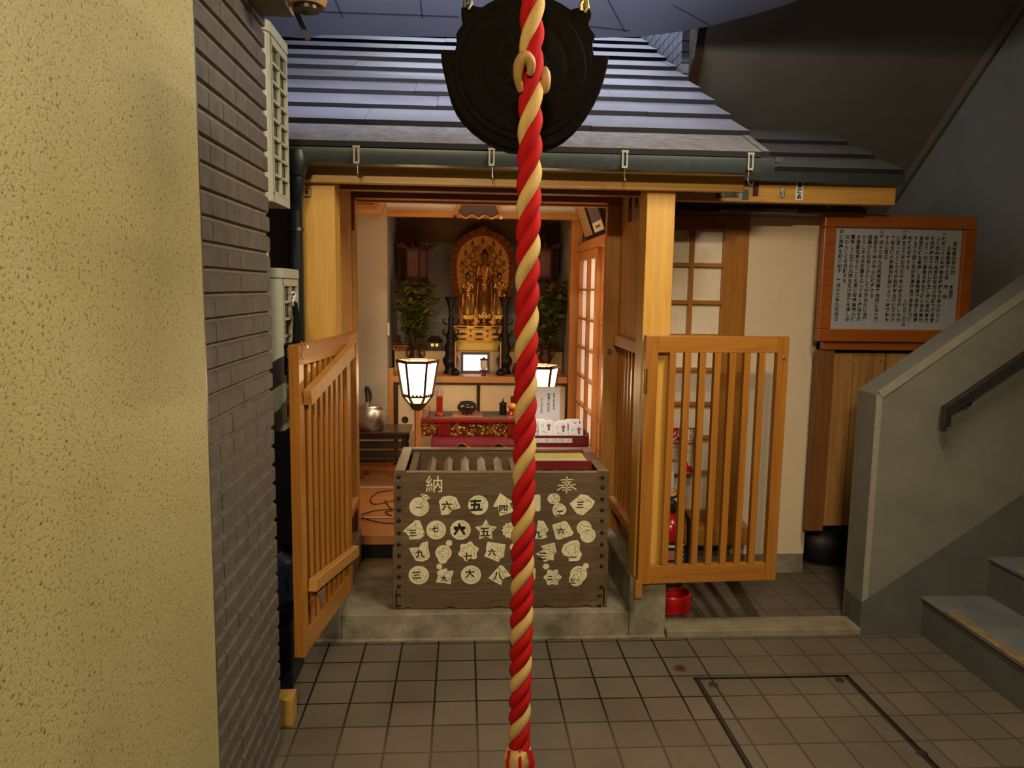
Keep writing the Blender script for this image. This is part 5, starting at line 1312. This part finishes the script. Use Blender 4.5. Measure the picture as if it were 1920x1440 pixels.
# ---- hanging hexagonal lanterns in the niche
def hang_lantern(px, label):
    y = 5.76; cx = PY(px, 500, y).x; zr_ = PY(px, 468, y).z; zb_ = PY(px, 522, y).z; zt_ = PY(px, 447, y).z; rr = PY(px + 25, 500, y).x - cx
    t = thing('hanging_wooden_lantern', label, 'lantern', (cx, y, zb_), 0, 'hanging niche lanterns')
    b = MB('lantern_wood', t.location)
    ph = 0
    for (z0, z1, r0, r1) in ((zb_ - .006, zb_ + .012, rr * 1.1, rr * 1.1), (zr_ - .012, zr_, rr * 1.05, rr * 1.15)): b.lathe([(r0, z0), (r1, z1)], (cx, y, 0), 6, rot=ph)
    for k in range(6):
        a = ph + k * math.pi / 3; b.bar((cx + rr * math.cos(a), y + rr * math.sin(a), zb_ + .012), (cx + rr * math.cos(a), y + rr * math.sin(a), zr_ - .012), .012, .012, (math.cos(a), math.sin(a), 0))
    b.build('frame', t)
    b = MB('lantern_pane', t.location); b.lathe([(rr * .93, zb_ + .0125), (rr * .93, zr_ - .0125)], (cx, y, 0), 6, rot=ph); b.build('pane', t)
    b = MB('lantern_wood', t.location)
    b.lathe([(rr * 1.15, zr_ + .0005), (rr * 1.3, zr_ + .012), (rr * .8, zr_ + .030), (rr * .3, zr_ + .05), (.012, zt_ - .01), (.02, zt_), (.014, zt_ + .02), (.001, zt_ + .026)], (cx, y, 0), 6, rot=ph)
    for k in range(12):
        a = ph + k * math.pi / 6; r_ = 1.6 if k % 2 == 0 else 1.25
        b.tube([(cx + rr * 1.0 * math.cos(a), y + rr * 1.0 * math.sin(a), zr_ + .014), (cx + rr * r_ * .85 * math.cos(a), y + rr * r_ * .85 * math.sin(a), zr_ + .018), (cx + rr * r_ * 1.12 * math.cos(a), y + rr * r_ * 1.12 * math.sin(a), zr_ + .042)], [.014, .016, .005], 8)
    b.build('curled_roof', t, smooth=True, angle=50)
    b = MB('lantern_wood', t.location)
    for k in range(6):
        a = ph + k * math.pi / 3; b.tube([(cx + rr * .9 * math.cos(a), y + rr * .9 * math.sin(a), zb_ - .006), (cx + rr * 1.15 * math.cos(a), y + rr * 1.15 * math.sin(a), zb_ - .03), (cx + rr * .95 * math.cos(a), y + rr * .95 * math.sin(a), zb_ - .055)], [.012, .012, .004], 8)
        a2 = a + math.pi / 6; b.ball((cx + rr * .85 * math.cos(a2), y + rr * .85 * math.sin(a2), zb_ - .018), .016, 8, 1.2, 1, .8)
    b.build('lower_scrolls', t, smooth=True)
    b = MB('dark_iron', t.location); b.tube([(cx, y, zt_ + .024), (cx, y, 2.299)], .004, 6); b.build('chain', t)
hang_lantern(776, 'dark carved hexagonal lantern hanging at the left of the niche'); hang_lantern(1019, 'dark carved hexagonal lantern hanging at the right of the niche, behind the rope')

# small things on the tier
p = PY(752, 657, 5.56)
t = thing('offering_stand', 'small gilt openwork stand at the left end of the altar step', 'stand', (p.x, 5.58, zt1))
b = MB('gold_dark', t.location); x0, x1_ = PY(736, 650, 5.56).x, PY(766, 650, 5.56).x
b.box(x0, x1_, 5.56, 5.62, zt1 + .0005, zt1 + .008); b.box(x0, x1_, 5.56, 5.62, zt1 + .032, zt1 + .038)
for k in range(9): xx = x0 + (x1_ - x0) * (k + .5) / 9; b.box(xx - .003, xx + .003, 5.561, 5.566, zt1 + .008, zt1 + .032); b.use('gold_bright').ball((xx, 5.563, zt1 + .05), .005, 8, 1, 1, 1.8); b.use('gold_dark')
b.build('railing', t)
b = MB('gold_dark', t.location); b.lathe([(.02, .039), (.03, .05), (.012, .07), (.02, .09), (.004, .11)], (p.x - .02, 5.59, zt1), 14); b.build('finial', t, smooth=True)
p = PY(815, 655, 5.58)
t = thing('model_shrine', 'tiny dark roofed box with gilt panels beside the left vase', 'model', (p.x, 5.6, zt1))
b = MB('ink', t.location); b.box(p.x - .05, p.x + .05, 5.58, 5.66, zt1 + .0005, zt1 + .06); b.build('body', t)
b = MB('dark_wood', t.location); b.prism([(p.x - .065, 5.56, zt1 + .0605), (p.x + .065, 5.56, zt1 + .0605), (p.x + .03, 5.6, zt1 + .10), (p.x - .03, 5.6, zt1 + .10)], (0, .09, 0)); b.build('roof', t)
b = MB('gold_bright', t.location)
for s_ in (-.026, .006): b.box(p.x + s_, p.x + s_ + .02, 5.577, 5.5795, zt1 + .030, zt1 + .05)
b.build('gilt_panel', t)

# plaque hung on the beam above the niche
p0, p1 = PY(850, 390, 5.16), PY(944, 410, 5.16)
t = thing('cloud_plaque', 'dark plaque with a wavy gold lower edge and round white end knobs above the niche', 'plaque', ((p0.x + p1.x) / 2, 5.17, p1.z))
cxp = (p0.x + p1.x) / 2; wq = (p1.x - p0.x) / 2
up_ = [(cxp - wq * .62, 5.165, p0.z + .06), (cxp + wq * .62, 5.165, p0.z + .06)]
lo = [(cxp + wq * (.78 - 1.56 * i / 24), 5.165, p1.z + .012 + .010 * math.cos(i / 24 * 6.28 * 3.0) - .004) for i in range(25)]
b = MB('purple_cloth', t.location); b.prism(up_ + lo, (0, .03, 0)); b.build('board', t)
b = MB('gold_bright', t.location)
b.tube([Vector(q_) + Vector((0, -.006, 0)) for q_ in lo], .007, 8); b.build('wavy_edge', t, smooth=True)
b = MB('inner_wood_x', t.location); b.bar((cxp - wq * .95, 5.18, p1.z + .012), (cxp - wq * .6, 5.18, p0.z + .07), .02, .02); b.bar((cxp + wq * .95, 5.18, p1.z + .012), (cxp + wq * .6, 5.18, p0.z + .07), .02, .02); b.build('side_scroll', t)
b = MB('paper_white', t.location)
b.ball((cxp + wq * .90, 5.15, p1.z + .006), .013, 12); b.build('end_knob', t, smooth=True)
b = MB('black_lacquer', t.location); b.ball((cxp - wq * .92, 5.15, p1.z + .006), .011, 12); b.build('end_knob', t, smooth=True)

# two framed pictures leaning over the right-hand rail
for k, (qs, mat_, lab) in enumerate(((((1057, 398), (1087, 398), (1098, 450), (1082, 460)), 'photo_sepia', 'black framed sepia picture leaning out over the rail at the right, farther in'), (((1086, 396), (1122, 396), (1134, 440), (1103, 452)), 'photo_purple', 'black framed grey picture with a white caption, nearer the door'))):
    y = 4.75 - .25 * k
    P4 = [PX(*qs[0], .70), PX(*qs[1], .70), PX(*qs[2], .755), PX(*qs[3], .755)]
    ya, yb = (4.95, 4.60) if k == 0 else (4.58, 4.20)
    b0, b1 = Vector((.775, ya, 1.768)), Vector((.775, yb, 1.768)); tp = Vector((-.115, 0, .32))
    t = thing('framed_picture', lab, 'picture', b0.lerp(b1, .5), 0, 'framed pictures on the right rail')
    nn = Vector((-.32, 0, -.115)).normalized(); b = MB('black_lacquer', t.location)
    q4 = [b0, b1, b1 + tp, b0 + tp]
    b.prism([q_ for q_ in q4], -nn * .02); b.build('frame', t, bevel=.003)
    ins = lambda u, v_: b0.lerp(b1, u) + tp * v_ + nn * .0012
    b = MB(mat_, t.location); b.ngon([ins(.08, .07), ins(.92, .07), ins(.92, .93), ins(.08, .93)])
    if k == 1:
        b.use('card_cream'); e_ = nn * .0006; b.ngon([ins(.10, .08) + e_, ins(.90, .08) + e_, ins(.90, .24) + e_, ins(.10, .24) + e_])
        b.use('ink_grey'); e_ = nn * .0012; b.ngon([ins(.30, .14) + e_, ins(.70, .14) + e_, ins(.70, .18) + e_, ins(.30, .18) + e_])
    b.build('print', t)

# ---- two lit hexagonal floor lanterns
def andon(px, rim_y, y, label):
    cx = PY(px, 720, y).x; zt_ = PY(px, rim_y, y).z; rr = PY(px + 38.5, 680, y).x - cx
    s_ = y / 1440
    zm, zl, zk = zt_ - 65 * s_, zt_ - 80 * s_, zt_ - 92 * s_
    rm, rl = rr * .72, rr * .42
    t = thing('floor_lantern', label, 'lantern', (cx, y, FZ), 0, 'lit floor lanterns')
    ph = 0
    V = lambda r_, k, z_: Vector((cx + r_ * math.cos(ph + k * math.pi / 3), y + r_ * math.sin(ph + k * math.pi / 3), z_))
    b = MB('dark_wood', t.location)
    for k in range(6):
        b.bar(V(rr, k, zt_), V(rm, k, zm), .014, .014); b.bar(V(rm, k, zm), V(rl, k, zl), .012, .012)
        for r_, z_, th in ((rr, zt_, .016), (rm, zm, .010), (rl, zl, .010)): b.bar(V(r_, k, z_), V(r_, k + 1, z_), th, th)
        for u in (.25, .5, .75):
            q_ = V(rm, k, zm + .006).lerp(V(rm, k + 1, zm + .006), u); b.box(q_.x - .007, q_.x + .007, q_.y - .004, q_.y + .004, zm, zm + .013)
    b.use('dark_wood').lathe([(rl * 1.0, zl - .004), (rl * .95, zl - .012), (rl * .6, zk), (.022, zk - .004)], (cx, y, 0), 6, rot=ph); b.build('frame', t)
    b = MB('lamp_shade', t.location)
    for k in range(6): b.add([V(rr * .97, k, zt_ - .004), V(rr * .97, k + 1, zt_ - .004), V(rm * .97, k + 1, zm), V(rm * .97, k, zm)], [(0, 1, 2, 3)])
    b.build('shade_panel', t)
    b = MB('lamp_shade_low', t.location)
    for k in range(6): b.add([V(rm * .97, k, zm), V(rm * .97, k + 1, zm), V(rl * .97, k + 1, zl), V(rl * .97, k, zl)], [(0, 1, 2, 3)])
    b.build('lower_panel', t)
    b = MB('floor_board', t.location); b.lathe([(.020, FZ + .04), (.020, zk - .003)], (cx, y, 0), 6); b.build('pole', t)
    b = MB('dark_wood', t.location); b.lathe([(.11, FZ + .0005), (.11, FZ + .02), (.03, FZ + .045)], (cx, y, 0), 6); b.build('base', t)
    return cx, y, (zt_ + zm) / 2, zt_
lanA = andon(783, 677, 4.62, 'lit six-sided paper floor lantern on the left, beside the sutra desk')
lanB = andon(1010, 687, 4.45, 'lit six-sided paper floor lantern on the right, mostly behind the rope')

# ---- red lacquer desk and the things on it
DY = 4.62
dxl, dxr = PY(787, 787, DY).x, PY(1012, 787, DY).x
dz = PY(890, 785, DY).z
ds = thing('lacquer_desk', 'red lacquer altar desk with gold carving and curled ends', 'desk', ((dxl + dxr) / 2, DY + .15, FZ))
b = MB('red_lacquer', ds.location); b.box(dxl, dxr, DY, DY + .02, dz - .026, dz); b.build('top_edge', ds, bevel=.006)
b = MB('dark_red_lacquer', ds.location); b.use('pebble_grey').box(dxl + .01, dxr - .01, DY + .0205, DY + .30, dz - .02, dz - .001); b.build('top', ds, bevel=.002)
for s_, xx in ((-1, dxl + .03), (1, dxr - .03)):
    b = MB('pink_cloth', ds.location); b.tube([(xx, DY + .03, dz + .022), (xx, DY + .295, dz + .022)], .022, 14); b.build('curled_end', ds, smooth=True)
zp0, zp1 = PY(890, 820, DY).z, dz - .030
b = MB('dark_red_lacquer', ds.location); b.box(dxl + .0, dxr - .0, DY + .03, DY + .27, zp0, dz - .0265); b.build('frieze', ds)
rg = random.Random(4)
def carve(xa, xb_):
    for _ in range(int((xb_ - xa) / .0034)):
        cx, cz = rg.uniform(xa, xb_), rg.uniform(zp0 + .006, zp1 - .004); r_ = rg.uniform(.006, .013); n_ = rg.uniform(.5, 1.1); a0 = rg.uniform(0, 6.28)
        b.tube([(cx + r_ * (1 - .4 * u) * math.cos(a0 + 6.28 * n_ * u), DY + .026 - .006 * rg.random(), cz + r_ * .8 * (1 - .4 * u) * math.sin(a0 + 6.28 * n_ * u)) for u in [i / 7 for i in range(8)]], .0028, 5)
X = lambda px: PY(px, 806, DY).x
for ca, cb_ in ((787, 820), (975, 1010)):
    b = MB('gold_bright', ds.location); carve(X(ca), X(cb_)); b.build('gold_carving', ds, smooth=True)
b = MB('gold_bright', ds.location); carve(X(843), X(952))
cxm = PY(899, 806, DY).x

b.use('dark_iron').prism([(cxm + x, DY + .018, (zp0 + zp1) / 2 + z_) for x, z_ in ((-.02, 0), (0, -.022), (.02, 0), (0, .022))], (0, -.004, 0))
b.use('gold_bright')
for x, z_ in ((-.008, 0), (.008, 0), (0, .009), (0, -.009)): b.box(cxm + x - .004, cxm + x + .004, DY + .010, DY + .014, (zp0 + zp1) / 2 + z_ - .004, (zp0 + zp1) / 2 + z_ + .004)
b.build('gold_carving', ds, smooth=True)
for px in (832, 963):
    b = MB('red_lacquer', ds.location)
    for k in range(6): xx = X(px) - .028 + k * .0112; b.tube([(xx, DY + .024, zp0 + .004), (xx, DY + .016, (zp0 + zp1) / 2), (xx, DY + .024, zp1 - .002)], .006, 8)
    b.build('ribbed_boss', ds, smooth=True)
zs0 = PY(890, 842, DY - .05).z
b = MB('magenta_lacquer', ds.location); z1_ = zp0 - .001
prf = [(DY + .02, z1_), (DY - .01, z1_ - .012), (DY - .03, z1_ - .04), (DY - .03, zs0 - .02), (DY + .25, zs0 - .02), (DY + .25, z1_)]
b.prism([(dxl + .07, yy, zz_) for yy, zz_ in prf], (dxr - dxl - .14, 0, 0)); b.build('lower_body', ds, bevel=.01)
b = MB('gold_dark', ds.location); zg = PY(866, 832, DY - .032).z
for px in (866, 935):
    cx = X(px); b.use('dark_iron').prism([(cx + x, DY - .031, zg + z_) for x, z_ in ((-.06, -.03), (-.03, -.018), (-.016, -.004), (0, .002), (.016, -.004), (.03, -.018), (.06, -.03))], (0, -.005, 0))
    b.use('gold_bright').tube([(cx + x, DY - .037, zg + z_) for x, z_ in ((-.065, -.026), (-.035, -.016), (-.02, -.004), (0, .004), (.02, -.004), (.035, -.016), (.065, -.026))], .0026, 6)
b.build('gilt_crest', ds)
for xx in (dxl + .09, dxr - .13):
    b = MB('dark_red_lacquer', ds.location); b.box(xx, xx + .04, DY, DY + .24, FZ, zs0 - .021); b.build('leg', ds)

def on_desk(px, y): return PY(px, 770, y).x
y = DY + .11
cx = on_desk(824, y); zd = dz + .0
t = thing('incense_holder', 'red cylinder of black incense sticks at the left of the desk', 'incense holder', (cx, y, zd))
b = MB('red_lacquer', t.location); b.lathe([(.028, 0), (.030, .006), (.026, .018), (.020, .026), (.020, .112), (.022, .118), (.018, .118), (.016, .06), (.001, .06)], (cx, y, zd), 20, caps=False); b.build('holder', t, smooth=True)
for k in range(6):
    a = k * 1.05; b = MB('ink', t.location); b.tube([(cx + .008 * math.cos(a), y + .008 * math.sin(a), zd + .062), (cx + .026 * math.cos(a), y + .02 * math.sin(a), zd + .158 + .006 * (k % 3))], .0013, 6); b.build('incense_stick', t)
y = DY + .12; cx = on_desk(875, y)
b = MB('red_lacquer', (cx, y, zd)); b.use('pink_cloth').box(cx - .088, cx + .098, y - .085, y + .085, zd + .0004, zd + .005)
tag(b.build('burner_mat'), 'flat dusty red mat under the black bowl on the desk', 'mat')
t = thing('incense_burner', 'round black bowl on a red mat in the middle of the desk', 'bowl', (cx, y, zd + .0055))
b = MB('black_lacquer', t.location); z0 = zd + .0055
b.lathe([(.016, .010), (.034, .014), (.058, .030), (.064, .048), (.056, .066), (.044, .074), (.046, .080), (.040, .080), (.044, .060), (.03, .03), (.001, .028)], (cx + .003, y, z0), 28, caps=False); b.build('bowl', t, smooth=True, angle=60)
for k in range(3):
    a = R(90 + 120 * k + 180); b = MB('black_lacquer', t.location); b.lathe([(.005, 0), (.009, .018)], (cx + .003 + .032 * math.cos(a), y + .032 * math.sin(a), z0), 10); b.build('leg', t)
y = DY + .16; cx = on_desk(943, y)
t = thing('incense_jar', 'small black lidded jar on the desk left of the orange cushion', 'jar', (cx, y, zd))
b = MB('black_lacquer', t.location); b.lathe([(.022, 0), (.024, .004), (.022, .062), (.026, .066)], (cx, y, zd), 18); b.build('body', t, smooth=True)
b = MB('black_lacquer', t.location); b.lathe([(.027, .0665), (.026, .074), (.010, .080), (.005, .084), (.006, .094), (.002, .104)], (cx, y, zd), 18); b.build('lid', t, smooth=True)
y = DY + .10; cx = on_desk(966, y)
t = thing('bell_cushion', 'red drum-shaped stand with an orange knotted cushion, beside the rope', 'cushion', (cx, y, zd + .006))
b = MB('pink_cloth', (cx, y, zd)); b.box(cx - .046, cx + .09, y - .075, y + .07, zd + .0004, zd + .005); b2 = b
b.org = Vector(t.location); b.build('mat', t)
b = MB('ext_red', t.location); b.lathe([(.042, .0055), (.045, .012), (.036, .032), (.040, .046)], (cx, y, zd), 22); b.build('drum', t, smooth=True)
b = MB('orange_cloth', t.location)
for k in range(6): a = k * math.pi / 3; b.ball((cx + .026 * math.cos(a), y + .026 * math.sin(a), zd + .066), .026, 12, 1, 1, .85)
b.build('cushion', t, smooth=True)
b = MB('bronze_vase', t.location); b.lathe([(.028, .08), (.036, .088), (.037, .122), (.034, .122), (.032, .095), (.001, .092)], (cx + .006, y, zd), 20, caps=False); b.build('bell_bowl', t, smooth=True)

# ---- dark side table with kettle at the left
y0, y1 = 4.70, 5.0
xr2 = PY(771, 800, 4.85).x; zt_ = PY(720, 811, y0).z
t = thing('side_table', 'low dark brown table with slatted shelves at the left, under the kettle', 'table', (-.62, 4.85, FZ))
b = MB('dark_wood', t.location); b.box(-1.0, xr2, y0, y1, zt_ - .02, zt_); b.build('table_top', t, bevel=.004)
b = MB('dark_wood', t.location); b.box(-.97, xr2 - .045, y0 + .015, y0 + .03, zt_ - .045, zt_ - .0205); b.build('apron', t)
for xx in (-.97, xr2 - .05):
    for yy in (y0 + .031, y1 - .05): b = MB('dark_wood', t.location); b.lathe([(.012, FZ + .0005), (.014, zt_ - .12), (.010, zt_ - .10), (.018, zt_ - .08), (.013, zt_ - .0205)], (xx + .015, yy, 0), 12); b.build('leg', t, smooth=True)
for zz_ in (zt_ - .11, zt_ - .17):
    b = MB('black_lacquer', t.location)
    for k in range(4): b.box(-.955, xr2 - .04, y0 + .045 + k * .055, y0 + .063 + k * .055, zz_, zz_ + .010)
    b.build('slatted_shelf', t)
b = MB('black_lacquer', t.location); b.box(-.955, xr2 - .055, y0 + .20, y0 + .235, zt_ - .235, zt_ - .215); b.build('stretcher', t)
cy = 4.84; cx = PY(691, 790, cy).x; rk = PY(721, 790, cy).x - cx
t = thing('kettle', 'aluminium kettle with a black bail handle on the low dark table', 'kettle', (cx, cy, zt_))
hk_ = PY(691, 771, cy - .1).z - zt_
b = MB('alu', t.location); b.lathe([(rk * .92, .0008), (rk, .012), (rk, hk_ - .006), (rk * .96, hk_), (rk * .80, hk_ + .014), (rk * .78, hk_ + .014), (.001, hk_ + .014)], (cx, cy, zt_), 32, caps=False); b.build('body', t, smooth=True, angle=40)
b = MB('alu', t.location); b.lathe([(rk * .77, hk_ + .0145), (rk * .74, hk_ + .022), (rk * .3, hk_ + .038), (.004, hk_ + .042)], (cx, cy, zt_), 28); kl = b.build('lid', t, smooth=True)
b = MB('black_plastic', t.location); b.lathe([(.008, hk_ + .042), (.014, hk_ + .05), (.016, hk_ + .06), (.006, hk_ + .066)], (cx, cy, zt_), 16); b.build('lid_knob', kl, smooth=True)
for s_ in (-1, 1):
    b = MB('steel', t.location); b.bar((cx, cy + s_ * rk * .86, zt_ + hk_ + .004), (cx + .004, cy + s_ * rk * .74, zt_ + hk_ + .06), .022, .004, (0, 1, 0)); b.build('handle_bracket', t)
b = MB('black_plastic', t.location)
b.tube([(cx + .004, cy - rk * .72, zt_ + hk_ + .05), (cx + .002, cy - rk * .62, zt_ + hk_ + .09), (cx - .006, cy - rk * .4, zt_ + hk_ + .12), (cx - .01, cy, zt_ + hk_ + .132), (cx - .006, cy + rk * .4, zt_ + hk_ + .12), (cx + .002, cy + rk * .62, zt_ + hk_ + .09), (cx + .004, cy + rk * .72, zt_ + hk_ + .05)], .012, 12); b.build('bail_handle', t, smooth=True)
b = MB('alu', t.location); b.tube([(cx - rk * .9, cy, zt_ + .05), (cx - rk * 1.3, cy, zt_ + .09), (cx - rk * 1.5, cy, zt_ + .12)], [.03, .018, .014], 14); b.build('spout', t, smooth=True)

# outlet plate, cables and a power strip on the floor
p0, p1 = PY(727, 606, 5.185), PY(730, 629, 5.185)
b = MB('paper_white', (p0.x, 5.195, p1.z)); b.box(p0.x - .003, p0.x + .010, 5.192, 5.1995, p1.z, p0.z)
tag(b.build('switch_plate', bevel=.001), 'narrow white switch plate at the edge of the pale wall left of the niche', 'switch')
fl = lambda x, y: PZ(x, y, FZ + .005)
paths = [[(737, 919), (710, 923), (695, 935), (700, 945), (718, 943), (745, 937)], [(678, 965), (700, 958), (730, 955), (760, 958)], [(678, 970), (700, 977), (730, 981), (770, 980)], [(722, 938), (728, 948), (735, 957), (722, 960), (735, 968)]]
t = thing('floor_cables', 'thin dark cables lying in loose loops on the orange floor inside', 'cable', fl(715, 960))
for pth in paths:
    b = MB('cable_dark', t.location); c_ = [fl(x, y) for x, y in pth]; sm = []
    for i in range(len(c_) - 1):
        p_, q_ = c_[max(i - 1, 0)], c_[i]; r_, s_ = c_[i + 1], c_[min(i + 2, len(c_) - 1)]
        for u in [j / 6 for j in range(6)]: sm.append(.5 * (2 * q_ + (r_ - p_) * u + (2 * p_ - 5 * q_ + 4 * r_ - s_) * u * u + (-p_ + 3 * q_ - 3 * r_ + s_) * u ** 3))
    sm.append(c_[-1]); b.tube(sm, .003, 6); b.build('cable', t, smooth=True)
for k, py in enumerate((914, 972)):
    a_ = PZ(676, py, FZ); c_ = PZ(740, py, FZ)
    b = MB('paper_white', (a_.x, a_.y, FZ)); b.box(a_.x - .1, c_.x, a_.y, a_.y + .012, FZ + .0004, FZ + .003)
    if k: b.use('cable_dark').box(a_.x - .1, c_.x, a_.y - .004, a_.y - .0005, FZ + .0004, FZ + .003)
    tag(b.build('floor_track'), ['thin white floor track farther inside, near the side table', 'thin pale floor track nearest the door sill'][k], 'track', 'floor tracks inside the doorway')
for k, (px, py) in enumerate(((679, 897), (688, 889))):
    p = PZ(px, py, FZ); b = MB('red_lacquer', (p.x, p.y, FZ)); b.use('frame_red').ball((p.x, p.y, FZ + .014), .014, 10, 1.8, 1, 1)
    tag(b.build('wooden_knob', smooth=True), ['small orange wooden piece on the floor, nearer the door jamb', 'small orange wooden piece on the floor, farther in'][k], 'wooden piece', 'small wooden pieces on the floor')

# ================================================================== LIGHT
def area(name, loc, target, sx, sy, power, col, spread=180):
    l = bpy.data.lights.new(name, 'AREA'); l.shape = 'RECTANGLE'; l.size = sx; l.size_y = sy; l.energy = power; l.color = col; l.spread = R(spread)
    o = bpy.data.objects.new(name, l); C.objects.link(o); o.location = loc
    d = Vector(target) - Vector(loc); o.rotation_euler = d.to_track_quat('-Z', 'Y').to_euler(); return o
area('ceiling_tube', (1.15, 1.70, 2.45), (.25, 1.80, 1.2), 1.0, .03, 40, (1, .86, .62))
area('ceiling_tube_upper', (.6, 1.72, 2.49), (.6, 1.75, 4), 1.2, .05, 6, (.90, .90, 1))
area('canopy_lamp', (.1, 3.05, 2.70), (.1, 4.0, 2.5), 1.8, .06, 15, (.84, .87, 1))
area('entry_lamp', (-.24, -1.45, 2.72), (.16, 3.0, 1.0), .42, .08, 22, (1, .78, .44), 100)
area('sky_gap', (.5, 5.3, 4.0), (.4, 4.2, 2.6), 2.2, .7, 40, (.80, .85, 1))
area('interior_ceiling_lamp', (.1, 4.45, 2.25), (.1, 4.4, 0), .5, .5, 4, (1, .68, .36))
for n_, (x, y, z, zt_), pw in (('lantern_bulb', lanA, 6), ('lantern_bulb', lanB, 6)):
    l = bpy.data.lights.new(n_, 'POINT'); l.energy = pw; l.color = (1, .62, .30); l.shadow_soft_size = .03
    o = bpy.data.objects.new(n_, l); C.objects.link(o); o.location = (x, y, z)
l = bpy.data.lights.new('packet_fill_spot', 'SPOT'); l.energy = 40; l.color = (1, .95, .92); l.spot_size = R(26); l.spot_blend = .5; l.shadow_soft_size = .03  # unseen spot added to brighten the paper packets
o = bpy.data.objects.new('packet_fill_spot', l); C.objects.link(o); o.location = (.42, 3.33, 1.96); o.rotation_euler = (Vector((.49, 3.74, .74)) - o.location).to_track_quat('-Z', 'Y').to_euler()
w = bpy.data.worlds.new('world'); bpy.context.scene.world = w; w.use_nodes = True
w.node_tree.nodes['Background'].inputs[0].default_value = (.45, .5, .62, 1); w.node_tree.nodes['Background'].inputs[1].default_value = .02
vs = bpy.context.scene.view_settings; vs.view_transform = 'Standard'; vs.look = 'None'; vs.exposure = 0.0
